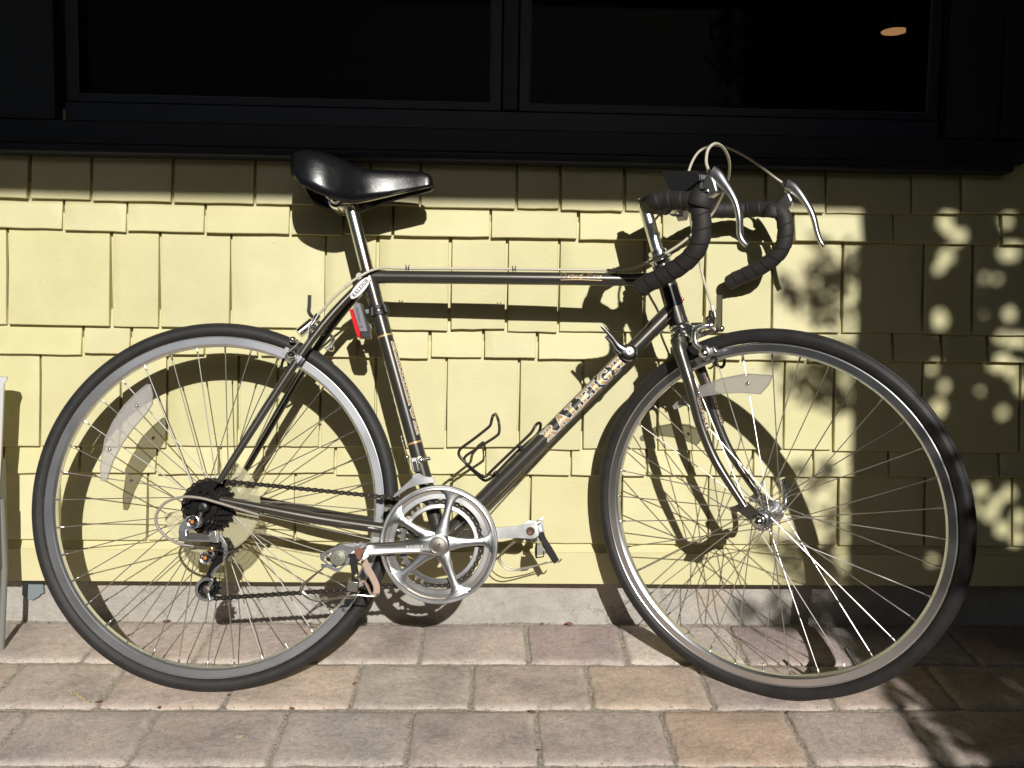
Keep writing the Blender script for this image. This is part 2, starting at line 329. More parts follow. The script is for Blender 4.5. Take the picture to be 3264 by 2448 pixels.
# ---- patio: sand bed with each paver a part of it
bed = MB(); nx, ny = 110, 34; vs = []; rr = random.Random(3)
for j in range(ny+1):
    for i in range(nx+1): yy_ = -.94+.99*j/ny; vs.append((-2.2+4.4*i/nx, yy_, gz(yy_)-.0065+rr.uniform(-.0015, .0015)))
bed.add(vs, [(j*(nx+1)+i, j*(nx+1)+i+1, (j+1)*(nx+1)+i+1, (j+1)*(nx+1)+i) for j in range(ny) for i in range(nx)])
patio = bed.build('patio', 'joint_sand'); tag(patio, None, kind='structure')
def paver(x0, x1, y0, y1, colr, seed):
    r = random.Random(seed); cx, cy = (x0+x1)/2, (y0+y1)/2; g_ = .0022; hx, hy = (x1-x0)/2-g_, (y1-y0)/2-g_
    NX, NY = 12, 12; h = r.uniform(-.0012, .0012); tx, ty = r.uniform(-.008, .008), r.uniform(-.008, .008); vs = []; ed = []
    cr_ = .009; jit = [[(r.uniform(-1, 1), r.uniform(-1, 1)) for _ in range(NX+1)] for _ in range(NY+1)]
    def prof(k, n):     # nonuniform spacing so that the worn edge has its own rows
        t = [0, .012, .035, .09]; t = t+[.09+(1-.18)*(q+1)/(n-6) for q in range(n-7)]+[.91, .965, .988, 1.0]
        return t[k]
    for j in range(NY+1):
        for i in range(NX+1):
            u = prof(i, NX)*2-1; w = prof(j, NY)*2-1
            # rounded corners
            X, Y = u*hx, w*hy; ex, ey = hx-abs(X), hy-abs(Y)
            if ex < cr_ and ey < cr_:
                a, b = (cr_-ex)/cr_, (cr_-ey)/cr_; mx = max(a, b); s_ = mx/max(1e-6, sqrt(a*a+b*b)); X -= math.copysign((a-a*s_)*cr_, X); Y -= math.copysign((b-b*s_)*cr_, Y)
            e = min(ex, ey); jx, jy = jit[j][i]
            edge = max(0, 1-e/.013); z = -.0060*edge**2.2 + jx*.0004
            if e < .001: z = -.012; 
            amp = .0017 if e < .006 else .0
            # coherent waviness of the outline
            wav = .0012*(sin(X*90+seed)+sin(Y*110+seed*2.1))
            if ex < .01: X += wav+jx*amp
            if ey < .01: Y += wav+jy*amp
            vs.append((X, Y, h+z+tx*X+ty*Y)); ed.append(max(0.0, 1-e/.016))
    o_ = MB(); o_.add(vs, [(j*(NX+1)+i, j*(NX+1)+i+1, (j+1)*(NX+1)+i+1, (j+1)*(NX+1)+i) for j in range(NY) for i in range(NX)])
    ob = o_.build('paver', 'paver_stone', patio, ang=180, loc=(cx, cy, gz(cy))); ob.color = (colr[0]*1.16, colr[1]*1.125, colr[2]*1.16, 1); ob.rotation_euler = (math.atan(GS_), 0, 0)
    at_ = ob.data.attributes.new('edge', 'FLOAT', 'POINT')
    if len(at_.data) == len(ed): at_.data.foreach_set('value', ed)
    return ob
def gy(y): return on_ground(1716, y).y
rows = [(gy(1986), gy(2113), [(262, 345), (613, 682), (1340, 1347), (1685, 1674), (2027, 1945), (2395, 2305), (2720, 2631)]),
        (gy(2113), gy(2257), [(-40, 56), (312, 396), (700, 775), (1118, 1146), (1503.5, 1506), (1892, 1864), (2284, 2213), (2668, 2574), (3060, 2950)]),
        (gy(2257), gy(2438), [(-50, 92), (399, 506), (848, 920), (1294, 1312), (1723, 1710), (2158, 2100), (2600, 2484), (3005, 2868), (3470, 3260)])]
ybot = [2105, 2252, 2432]; ytop = [1990, 2118, 2263]
BR = (.425, .365, .325)
tones = {0: [(.44, .39, .34), (.46, .40, .35), (.43, .375, .335), (.44, .39, .35), (.345, .29, .275), (.50, .465, .41), (.37, .31, .29), (.40, .385, .36), (.38, .31, .28), (.36, .31, .28)],
         1: [(.40, .35, .30), (.43, .38, .33), (.48, .405, .34), (.50, .42, .345), (.435, .40, .345), (.415, .355, .31), (.47, .385, .305), (.39, .33, .295), (.42, .35, .30), (.38, .33, .29), (.40, .34, .3)],
         2: [(.37, .33, .295), (.40, .36, .325), (.39, .345, .31), (.40, .37, .335), (.415, .36, .325), (.40, .345, .31), (.455, .355, .275), (.43, .37, .325), (.40, .35, .31), (.4, .35, .3), (.4, .35, .3)]}
sd_ = 1
for ri, (ya, yb, js) in enumerate(rows):
    xs = [(on_ground(b, ybot[ri]).x+on_ground(t, ytop[ri]).x)/2 for b, t in js]; w_ = (xs[-1]-xs[0])/(len(xs)-1)
    full = [xs[0]-w_*k for k in range(3, 0, -1)]+xs+[xs[-1]+w_*k for k in range(1, 4)]
    for k in range(len(full)-1):
        if full[k] > 2.0 or full[k+1] < -2.0: continue
        tl = tones[ri]; q = k-2; cc = tl[q] if 0 <= q < len(tl) else BR
        paver(full[k], full[k+1], yb, ya, cc, sd_*1.37); sd_ += 1
ya = rows[-1][1]
for r_ in range(3):
    d_ = .155; off = random.uniform(0, .2); x = -2.0-off; 
    while x < 2.0:
        w_ = random.choice((.215, .225, .21)); t = random.uniform(.9, 1.1)
        paver(x, x+w_, ya-d_, ya, (BR[0]*t*random.uniform(.97, 1.06), BR[1]*t, BR[2]*t), sd_*1.37); x += w_; sd_ += 1
    ya -= d_

# ---- house
house = empty('house', 'yellow shingled house wall with a dark framed window above the bicycle', 'house', (0, 0, 0))
FND_TOP = .128; 
YB = .024
z_b = on_wall(1500, 1859, -.026).z       # bottom of the yellow board
# foundation: uneven face
fm = MB(); nx, nz = 160, 10; vs = []; rr = random.Random(11)
for j in range(nz+1):
    for i in range(nx+1):
        X = -2.6+5.2*i/nx; Z = -.02+(z_b+.05)*j/nz
        vs.append((X, YB-.002-.006*max(0, 1-j/4)+.0022*sin(X*23)*sin(Z*31+X*5)+rr.uniform(-.0008, .0008), Z))
fm.add(vs, [(j*(nx+1)+i, j*(nx+1)+i+1, (j+1)*(nx+1)+i+1, (j+1)*(nx+1)+i) for j in range(nz) for i in range(nx)])
fm.box((0, YB+.06, .06), 5.2, .1, .2)
fm.build('foundation', 'concrete', house)
a, b = on_wall(85, 1882, YB), on_wall(135, 1917, YB)
pt = MB(); pt.prism([[(a.x-.004, a.z+.03), (b.x+.006, a.z+.03), (b.x+.008, a.z-.002), (b.x+.001, a.z-.005), (b.x-.002, a.z-.010), (b.x-.009, b.z+.010), (b.x-.016, b.z+.006), (a.x+.006, b.z+.008), (a.x-.002, b.z+.014), (a.x-.006, a.z-.006)]], lambda x, y, z: V((x, z, y)), YB-.0095, YB-.004)
pt.build('mortar_patch', 'bare_patch', house)
sh_ = MB(); WL, WR, WB, WT = on_wall(-8, 300).x, on_wall(3242, 400).x, on_wall(1500, 470).z, 2.05
IL, IR = WL+.10, WR-.15; IB = WB+.06
for (x0, x1, z0, z1) in ((-2.6, IL, z_b, 2.45), (IR, 2.6, z_b, 2.45), (IL, IR, z_b, IB), (IL, IR, WT-.1, 2.45)):
    sh_.box(((x0+x1)/2, .051, (z0+z1)/2), x1-x0, .1, z1-z0)
sh_.build('wall_sheathing', 'yellow_board_paint', house)
# drip board: sloped top and flat face
z_t = on_wall(1500, 1727, -.012).z; z_c = on_wall(1500, 1756, -.022).z
db = MB()
for x0, x1 in ((-2.6, 2.6),):
    pr = [(-.001, z_t+.01), (-.010, z_t+.002), (-.024, z_c), (-.0235, z_c-.0012), (-.026, z_c-.0016), (-.026, z_b), (.030, z_b+.0005), (.030, z_t+.01)]
    db.rings([[V((x, y, z)) for y, z in pr] for x in [x0+(x1-x0)*k/24 for k in range(25)]])
db.build('water_table_board', 'yellow_board_paint', house, ang=25)
# shingles
def zc(pts): # z of a course line at X from three photo points
    P = [on_wall(x, y, -.018) for x, y in pts]
    def f(X):
        if X <= P[1].x: t = (X-P[0].x)/(P[1].x-P[0].x); return P[0].z+(P[1].z-P[0].z)*t
        t = (X-P[1].x)/(P[2].x-P[1].x); return P[1].z+(P[2].z-P[1].z)*t
    return f
lines = [zc([(0, 631), (1597, 665), (3264, 682)]), zc([(0, 727), (1542, 759.5), (3264, 778)]), zc([(0, 1034), (1423, 1051.7), (2994, 1066)]),
         zc([(0, 1126), (1497, 1141), (2889, 1153)]), zc([(0, 1422), (1497, 1427), (3100, 1439.5)]), zc([(0, 1508), (1600, 1511.6), (3100, 1524)]), zc([(0, 1725), (1600, 1728.5), (3100, 1740)])]
gaps = [(560, [93, 293, 550, 814, 1004, 1179, 1340, 1648, 1787, 1992, 2173, 2442, 2634, 2908, 3066]),
        (715, [202, 404, 654, 925, 1095, 1254, 1563, 1843.6, 2110, 2531, 2847, 3192]),
        (900, [24, 354, 508, 737, 1037, 1203, 1434, 1616, 1781, 2055, 2246, 2461, 2686, 2944, 3101]),
        (1090, [264, 418, 654, 828, 985, 1142, 1369, 1542, 1712, 1993, 2367, 2576, 2845, 3001, 3147]),
        (1280, [127, 383, 532, 760, 885, 1020, 1196, 1423, 1654, 1856, 2098, 2274, 2502, 2658, 2939, 3252]),
        (1465, [10, 256, 500, 701, 840, 1068, 1310, 1547, 1820, 2060, 2195, 2400, 2594.6, 2833, 3184]),
        (1620, [188, 470, 700, 942, 1196, 1440, 1691, 1980, 2258, 2459, 2673, 2947, 3226])]
rs = random.Random(5)
def shingle(x0, x1, zb0, zb1, zt, depth=.0):
    m_ = MB(); xs = [x0, x0+.0012]+[x0+(x1-x0)*k/5 for k in range(1, 5)]+[x1-.0012, x1]; th = .0165+rs.uniform(-.0025, .003); lean_ = rs.uniform(-.0012, .0012)
    rings = []
    for i, x in enumerate(xs):
        t = (x-x0)/(x1-x0); zb_ = zb0+(zb1-zb0)*t+rs.uniform(-.0007, .0007); e = .0011 if i in (0, len(xs)-1) else 0; lw = lean_*(t-.5)*2
        skew = rs.uniform(-.0006, .0006)
        rings.append([V((x, -th-.0045-lw+e, zb_+.0012)), V((x, -th-.0035-lw+e, zb_)), V((x, -.0035, zb_)), V((x, -.0015, zt)), V((x, -.0065+e*.3, zt)),
                      V((x+skew, -.0065-(th-.004)*.5+e, (zb_+zt)/2))])
    m_.rings(rings); o = m_.build('shingle', 'yellow_paint', house, ang=30)
    t = rs.uniform(.93, 1.035); o.color = (t, t*rs.uniform(.99, 1.012), t*rs.uniform(.95, 1.04), 1); return o
for ci, (ym, gx) in enumerate(gaps):
    xs = [on_wall(x, ym, -.015).x for x in gx]
    while xs[0] > -1.75: xs.insert(0, xs[0]-rs.uniform(.1, .2))
    while xs[-1] < 1.75: xs.append(xs[-1]+rs.uniform(.1, .2))
    for k in range(len(xs)-1):
        gl, gr = rs.uniform(.0018, .0042), rs.uniform(.0018, .0042); x0, x1 = xs[k]+gl, xs[k+1]-gr; d0 = rs.uniform(-.0022, .0022)
        if ci == 6: zz0, zz1 = z_t+.001, z_t+.001
        else: zz0, zz1 = lines[ci](x0)+d0, lines[ci](x1)+d0+rs.uniform(-.0015, .0015)
        if ci == 0: zt = WB+.012 if True else 0
        else: zt = lines[ci-1]((x0+x1)/2)+.035
        if ci == 0 and (x1 > WR or x0 < WL): zt = WB+.035
        shingle(x0, x1, zz0, zz1, zt)
# courses beside the window
for side in (-1, 1):
    z = WB+.012; k = 0
    while z < 1.75:
        hgt = (.09, .055, .19)[k % 3] if k else .085; x = WR+.004 if side > 0 else -1.75; xe = 1.75 if side > 0 else WL-.004
        while x < xe-.02:
            w_ = min(rs.uniform(.1, .19), xe-x); shingle(x+.003, x+w_-.003, z, z, z+hgt+.03); x += w_
        z += hgt; k += 1

# ---- window with dark casing
win = empty('window', '', ''); del win['label']; del win['category']; win.parent = house
def zrow(y, yy): return on_wall(1600, y, yy).z
YC = -.030
zs_b = WB; 
# boards follow the photo's lines: slightly out of level at the top
def board(name, x0, x1, z0, z1, y0, y1, mt='dark_trim_paint', par=None, bev=.002):
    b_ = MB(); b_.box(((x0+x1)/2, (y0+y1)/2, (z0+z1)/2), x1-x0, abs(y1-y0), z1-z0); return b_.build(name, mt, par or win, bevel=bev)
za = on_wall(1700, 519, -.055).z; zb_ = on_wall(1700, 489, -.055).z; z2 = on_wall(1700, 414, -.034).z; z3 = on_wall(1700, 358, -.010).z
sl = MB()
pr = [(.0, za), (-.030, za), (-.052, za+.002), (-.055, za+.006), (-.055, zb_), (-.036, zb_+.006), (.0, zb_+.01)]
xr_ = on_wall(3228, 530, -.05).x
sl.rings([[V((x, y, z)) for y, z in pr] for x in (WL-.03, 0, xr_)]); sl.build('window_sill', 'dark_trim_paint', win, bevel=.0012)
x_l = on_wall(172, 200, -.034).x; x_r = on_wall(3182, 300, -.034).x; x_r1 = on_wall(2996, 200, -.02).x
board('bottom_casing', WL, WR, zb_+.0025, z2, -.034, 0)
board('side_casing', WL, x_l, z2+.0015, 2.05, -.034, .0)
board('side_casing', x_r1+.012, WR, z2+.0015, 2.05, -.034, .0)
board('back_band', x_r+.004, WR-.004, z2+.003, 2.05, -.046, -.0345)
board('top_casing', WL, WR, 2.052, 2.2, -.034, 0)
# frame step behind the casing
ml, mr = on_wall(1603, 200, -.02).x, on_wall(1653, 200, -.02).x
board('sill_rail', x_l+.01, x_r1+.01, z2+.002, z3, -.014, .03, 'sash_paint')
board('mullion', ml, mr, z3+.002, 2.0, -.018, .03, 'dark_trim_paint')
def sash(xa, xb):
    zb0 = z3+.002; fw = .022
    fr = MB(); out = [(xa, zb0), (xb, zb0), (xb, 2.0), (xa, 2.0)]; inn = [(xa+fw, zb0+.016), (xb-fw, zb0+.016), (xb-fw, 1.975), (xa+fw, 1.975)]
    fr.prism([out, inn[::-1]], lambda x, y, z: V((x, z, y)), -.006, .035); s_ = fr.build('window_sash', 'sash_paint', win, bevel=.0015)
    # thin pale edge of the insect screen and its mesh, then the pane
    e = MB(); i2 = [(xa+fw+.0016, zb0+.0176), (xb-fw-.0016, zb0+.0176), (xb-fw-.0016, 1.973), (xa+fw+.0016, 1.973)]
    e.prism([inn, i2[::-1]], lambda x, y, z: V((x, z, y)), -.003, .0005); e.build('screen_frame', 'screen_edge', s_)
    q = MB(); q.add([V((x, .004, z)) for x, z in inn], [(0, 1, 2, 3)]); q.build('insect_screen', 'insect_screen', s_)
    q = MB(); q.box(((xa+xb)/2, .024, (zb0+1.97)/2), xb-xa-2*fw+.004, .004, 1.97-zb0-.02); q.build('pane', 'window_glass', s_)
    for k, xx in ((-1, xa+fw+.016), (1, xb-fw-.004)):      # inner stop seen through the pane
        st = MB(); st.box((xx, .055, (zb0+1.97)/2), .030, .03, 1.97-zb0); st.build('inner_stop', 'sash_paint', s_)
sash(x_l+.010, ml-.002); sash(mr+.002, x_r1+.008)
# room behind the window
rm = MB(); vs = [(-3, .104, .5), (3, .104, .5), (3, 3.6, .5), (-3, 3.6, .5), (-3, .104, 2.5), (3, .104, 2.5), (3, 3.6, 2.5), (-3, 3.6, 2.5)]
rm.add(vs, [(0, 1, 2, 3), (4, 7, 6, 5), (2, 3, 7, 6), (0, 3, 7, 4), (1, 2, 6, 5)]); rm.build('room_interior', 'room_plaster', house)
d = ray(2850, 108); tt = (2.49-CAM_P.z)/d.z; Pl = CAM_P+d*tt
if Pl.y > 3.4 or Pl.y < .3: zz = 1.0+.0; tt = (2.6-CAM_P.y)/d.y; Pl = CAM_P+d*tt
lamp = MB(); lamp.rev((Pl.x, Pl.y, Pl.z+.01), (0, 0, 1), [(.0001, 0), (.062, 0), (.062, .003), (.0001, .003)], 28); lo = MB()
LAMP = empty('ceiling_lamp', 'round orange ceiling light glowing inside the dark window at upper right', 'lamp', (Pl.x, Pl.y, Pl.z))
for o in (lamp,): ob = o.build('lamp_shade', 'lamp_glow'); ob.parent = LAMP; ob.location = (-Pl.x, -Pl.y, -Pl.z)
lo.cyl((0, 0, .03), (0, 0, 2.5-Pl.z), .006); lo.build('lamp_rod', 'lamp_black', LAMP)

# ---- porch roof over the camera: its edge throws the shade on the window; post throws the upright shade at the right
ze = on_wall(1600, 668, -.01).z
EY = -2.55; EZ = ze+.5088*2.55
rf = MB(); rf.box((0, (EY+.1)/2, EZ+.09), 13.0, -EY+.1, .18); rf.build('porch_roof', 'eave_paint', house)
zr = rf
def caster(P, t): return P - LT*t
pe = on_wall(2737, 850); pe2 = on_wall(2945, 850)
wdt = (pe2.x-pe.x)
pp = caster(V((pe.x+wdt/2, 0, .5)), 2.45)
po = MB(); po.box((pp.x, pp.y, EZ/2-.1), wdt, .12, EZ+.2); po.build('porch_post', 'eave_paint', house, bevel=.004)

# ================================================================ BICYCLE
bike = empty('bicycle', 'dark grey drop bar road bicycle leaning against the yellow shingle wall', 'bicycle',
             M=Matrix.Translation(BG) @ BM.to_4x4())
BBc = bp('M', 735, 866, -.062); BB = V((BBc.x, 0, BBc.z))
RA = V((.0019, 0, .3465))                     # rear axle
HT = P0+AX*.128; HB = P0+AX*.006              # head tube ends
ST_T = bp('C', 560, 470); ST_T.y = 0
# ---- frame
def tubepart(name, pts, r, seg=20, mt='frame_paint', par=None, T=None, **k):
    m_ = MB(); m_.tube(pts, r, seg, **k); return m_.build(name, mt, par or bike, T=T)
frame = tubepart('frame', [HT, HB], .0172, 28)
lb(frame, 'metallic dark grey steel frame')
TT0 = bp('X', 1182, 882); TT1 = bp('X', 2108, 892); tubepart('top_tube', [TT0, TT1], .0125, 24, par=frame)
sdir = (ST_T-BB).normalized(); ST_T = BB+sdir*((ST_T-BB).length)
tubepart('seat_tube', [BB, ST_T+sdir*.012], .0145, 24, par=frame)
DT1 = bp('X', 2151, 979); DT1.y = 0; ddir = (DT1-BB).normalized(); tubepart('down_tube', [BB, DT1], .0148, 24, par=frame)
bbm = MB(); bbm.cyl(BB+V((0, -.034, 0)), BB+V((0, .034, 0)), .0205, seg=28); bbm.cyl(BB+V((0, -.05, 0)), BB+V((0, .05, 0)), .0085); bbm.build('bottom_bracket_shell', 'frame_paint', frame)
tdir = (TT1-TT0).normalized()
for pts_, r_ in (([HT+AX*.001, HT-AX*.006], .0182), ([HT-AX*.02, HT-AX*.045], .0180), ([HB+AX*.001, HB+AX*.012], .0186), ([HB+AX*.035, HB+AX*.012], .0180),
                 ([TT1-tdir*.055, TT1], .0133), ([DT1-ddir*.065, DT1], .0157), ([TT0, TT0+tdir*.028], [.0134, .0131]), ([ST_T-sdir*.038, ST_T+sdir*.014], .0153), ([BB, BB+ddir*.045], .0157), ([BB, BB+sdir*.042], .0154)):
    lug = MB(); lug.tube(pts_, r_, 28); lug.build('lug', 'frame_paint', frame)
cb = MB(); cb.cyl(ST_T+V((-.017, -.012, .0)), ST_T+V((-.017, .012, .0)), .0062, seg=14); cb.build('seat_clamp_bolt', 'worn_steel', frame)
for s in (-1, 1):
    top = ST_T+V((-.006, s*.0165, -.010)); mid = bp('D', 620, 1020, -.034); bot = bp('P', 655, 262, -.0635)
    pts = [top, V((mid.x, s*.034, mid.z)), V((bot.x, s*.0635, bot.z))]
    pts = spline(pts, 6); tubepart('seat_stay', pts, [.0078]*(len(pts)-3)+[.0072, .0066, .0055], 16, par=frame)
    a_ = BB+V((-.012, s*.026, 0)); q = bp('X', 1000, 1651, -.045); e_ = bp('P', 670, 430, -.0635)
    pts = spline([a_, V((BB.x-.07, s*.034, BB.z+(q.z-BB.z)*.45)), V((q.x, s*.045, q.z)), V((e_.x, s*.0635, e_.z))], 6)
    tubepart('chain_stay', pts, [.0105]*(len(pts)-5)+[.0095, .0085, .0075, .0065, .006], 16, par=frame)
    # dropout
    A = lambda x, y: (lambda p: (p.x, p.z))(bp('P', x, y, -.0635))
    dr = MB(); dr.prism([[A(*p) for p in [(590, 240), (660, 250), (610, 330), (625, 390), (670, 430), (690, 470), (600, 455), (560, 450), (530, 470), (545, 540), (500, 600), (430, 610), (395, 560), (380, 490), (400, 460), (470, 410), (510, 350), (465, 350), (460, 310), (490, 300), (545, 310)]],
                     [A(*p) for p in [(560, 350), (500, 410), (590, 420)]][::-1]], lambda x, y, z: V((x, s*z, y)), .060, .067)
    dr.build('dropout', 'cog_black' if s < 0 else 'frame_paint', frame)
for k, (a_, b_, rr_) in enumerate(((BB+V((-.11, -.038, .003)), 0, 0),)): pass
bh = MB(); bh.cyl(bp('D', 560, 1120, -.02), bp('D', 560, 1120, .02), .006); bh.build('brake_bridge', 'frame_paint', frame)
# decals: slab letters wrapped on the tubes
GL = {  # strokes as convex quads on a 1 x 1.35 cell
 'R': [[(.12, 0), (.36, 0), (.36, 1.3), (.12, 1.3)], [(0, 0), (.48, 0), (.48, .14), (0, .14)], [(0, 1.16), (.3, 1.16), (.3, 1.3), (0, 1.3)], [(.3, 1.16), (.72, 1.16), (.64, 1.3), (.3, 1.3)], [(.62, .82), (.86, .88), (.86, 1.1), (.62, 1.3)],
       [(.3, .62), (.66, .62), (.86, .88), (.3, .76)], [(.44, .64), (.66, .64), (.90, .1), (.66, 0)], [(.64, 0), (1.04, 0), (1.04, .14), (.66, .14)]],
 'A': [[(.10, .1), (.26, .1), (.56, 1.32), (.40, 1.32)], [(.66, .1), (.94, .1), (.62, 1.32), (.40, 1.32)], [(.26, .38), (.74, .38), (.72, .52), (.28, .52)], [(0, 0), (.38, 0), (.38, .13), (0, .13)], [(.58, 0), (1.06, 0), (1.06, .13), (.58, .13)]],
 'L': [[(.14, 0), (.38, 0), (.38, 1.3), (.14, 1.3)], [(0, 1.16), (.54, 1.16), (.54, 1.3), (0, 1.3)], [(0, 0), (.94, 0), (.94, .15), (0, .15)], [(.76, .1), (.94, .1), (.94, .46), (.84, .46)]],
 'E': [[(.14, 0), (.38, 0), (.38, 1.3), (.14, 1.3)], [(0, 1.15), (.9, 1.15), (.9, 1.3), (0, 1.3)], [(0, 0), (.94, 0), (.94, .15), (0, .15)], [(.3, .58), (.62, .58), (.62, .72), (.3, .72)], [(.76, .1), (.94, .1), (.94, .42), (.84, .42)], [(.74, .94), (.9, .94), (.9, 1.2), (.8, 1.2)], [(.56, .48), (.66, .48), (.66, .82), (.56, .82)]],
 'I': [[(.16, 0), (.42, 0), (.42, 1.3), (.16, 1.3)], [(0, 0), (.58, 0), (.58, .14), (0, .14)], [(0, 1.16), (.58, 1.16), (.58, 1.3), (0, 1.3)]],
 'G': [[(0, .42), (.24, .42), (.24, .9), (0, .9)], [(0, .9), (.24, .86), (.46, 1.14), (.3, 1.28)], [(.3, 1.16), (.72, 1.16), (.66, 1.32), (.3, 1.32)], [(.64, 1.2), (.84, .88), (.9, .9), (.9, 1.3)], [(0, .44), (.24, .46), (.44, .16), (.28, 0)], [(.28, 0), (.72, 0), (.72, .16), (.38, .16)], [(.66, 0), (.9, .06), (.9, .56), (.68, .56)], [(.52, .5), (1.0, .5), (1.0, .64), (.52, .64)]],
 'H': [[(.12, 0), (.36, 0), (.36, 1.3), (.12, 1.3)], [(.66, 0), (.90, 0), (.90, 1.3), (.66, 1.3)], [(.3, .58), (.7, .58), (.7, .72), (.3, .72)], [(0, 0), (.46, 0), (.46, .13), (0, .13)], [(.56, 0), (1.02, 0), (1.02, .13), (.56, .13)], [(0, 1.17), (.46, 1.17), (.46, 1.3), (0, 1.3)], [(.56, 1.17), (1.02, 1.17), (1.02, 1.3), (.56, 1.3)]]}
ADV = dict(R=1.2, A=1.2, L=1.12, E=1.12, I=.76, G=1.2, H=1.1)
def grow(q, d):
    c = V((sum(p[0] for p in q)/4, sum(p[1] for p in q)/4)); n = len(q); out = []
    area = sum(q[i][0]*q[(i+1) % n][1]-q[(i+1) % n][0]*q[i][1] for i in range(n)); qq = q if area > 0 else q[::-1]
    for i in range(n):
        p0, p1, p2 = V(qq[i-1]), V(qq[i]), V(qq[(i+1) % n]); d1 = (p1-p0).normalized(); d2 = (p2-p1).normalized()
        n1 = V((d1.y, -d1.x)); n2 = V((d2.y, -d2.x)); b_ = (n1+n2); b_ = b_/max(.35, b_.dot(n1)); out.append(tuple(p1+b_*d))
    return out
def lettering(word, name, org, along, around_c, rad, hgt, pitch, par, gold='decal_gold', white='decal_white', lift=.00022, T=None, outline=.07, nsub=4):
    # org: point on tube axis where text starts; along: unit axis; around_c: angle of the text middle around the tube; letters advance by pitch*ADV
    e1 = V((0, -1, 0)); e1 = (e1-along*e1.dot(along)).normalized(); e2 = -along.cross(e1)
    for layer, (mt, d) in enumerate(((white, outline), (gold, 0))):
        if mt is None: continue
        m_ = MB(); x = 0
        for ch in word:
            for q in GL[ch]:
                q = grow(q, d) if d else q
                grid = []
                for i in range(nsub+1):
                    for j in range(nsub+1):
                        s_, t_ = i/nsub, j/nsub; a0 = V(q[0]).lerp(V(q[1]), s_); a1 = V(q[3]).lerp(V(q[2]), s_); p_ = a0.lerp(a1, t_); grid.append(p_)
                vs_ = []
                for p_ in grid:
                    ln = (x+p_.x)*pitch; th_ = around_c+((p_.y-.65)*hgt/1.3)/rad; rr2 = rad+lift*(1+layer)+.00002*(len(m_.f) % 7)
                    vs_.append(org+along*ln+(e1*cos(th_)+e2*sin(th_))*rr2)
                m_.add(vs_, [(i*(nsub+1)+j, i*(nsub+1)+j+1, (i+1)*(nsub+1)+j+1, (i+1)*(nsub+1)+j) for i in range(nsub) for j in range(nsub)])
            x += ADV[ch]
        m_.build(name if layer else name+'_outline', mt, par, T=T)
    return x*pitch
# down tube word: from O(330,1330) to O(1570,200)
s0 = bp('O', 380, 1370, -.014); s1 = bp('O', 1560, 210, -.014)
l0 = (V((s0.x, 0, s0.z))-BB).dot(ddir); l1 = (V((s1.x, 0, s1.z))-BB).dot(ddir); tot = sum(ADV[c] for c in 'RALEIGH')-.1
lettering('RALEIGH', 'lettering', BB+ddir*l0, ddir, .06, .0148, .0245, (l1-l0)/tot, frame)
# seat tube word reads downwards, turned to the front of the tube
s0 = bp('D', 2080, 1040, -.01); s1 = bp('N', 150, 580, -.01)
l0 = (V((s0.x, 0, s0.z))-BB).dot(sdir); l1 = (V((s1.x, 0, s1.z))-BB).dot(sdir)
lettering('RALEIGH', 'lettering', BB+sdir*l0, -sdir, radians(84), .0145, .0215, (l0-l1)/tot, frame)
def band(org, axis, r, w_, mt='decal_gold', par=None):
    b_ = MB(); b_.rev(org, axis, [(r, -w_/2), (r+.0004, -w_/2+.0002), (r+.0004, w_/2-.0002), (r, w_/2)], 32); return b_.build('gold_band', mt, par or frame)
for c_, x_, y_ in (('D', 1930, 925), ('L', 640, 240)):
    p_ = bp(c_, x_, y_, -.014); band(BB+sdir*((V((p_.x, 0, p_.z))-BB).dot(sdir)), sdir, .0146, .004)
# glossy black head tube centre with its badge
hb_ = MB(); hb_.tube([HB+AX*.036, HT-AX*.046], .0177, 28); hb_.build('head_tube_panel', 'black_enamel', frame)
bd = MB(); c_ = P0+AX*.066
e1f = PERP
for k in range(7):
    for j in range(5):
        pass
rg = []
for k in range(13):
    h_ = -.021+.042*k/12; wd = .62*sqrt(max(0, 1-(abs(h_)/.0225)**2.2))+.05
    rg.append([c_+AX*h_+(PERP*cos(t)+V((0, 1, 0))*sin(t))*(.0188+.0006*(1-abs(j-2)/2)) for j, t in enumerate([-wd, -wd/2, 0, wd/2, wd])])
bd.rings(rg, ringclosed=False, caps=False); bd.build('head_badge', 'worn_steel', frame)
bd = MB(); bd.sphere(c_-AX*.014+PERP*.0186+V((0, -.006, 0)), .0035, sy=.8); bd.build('badge_crest', 'red_lens', frame)
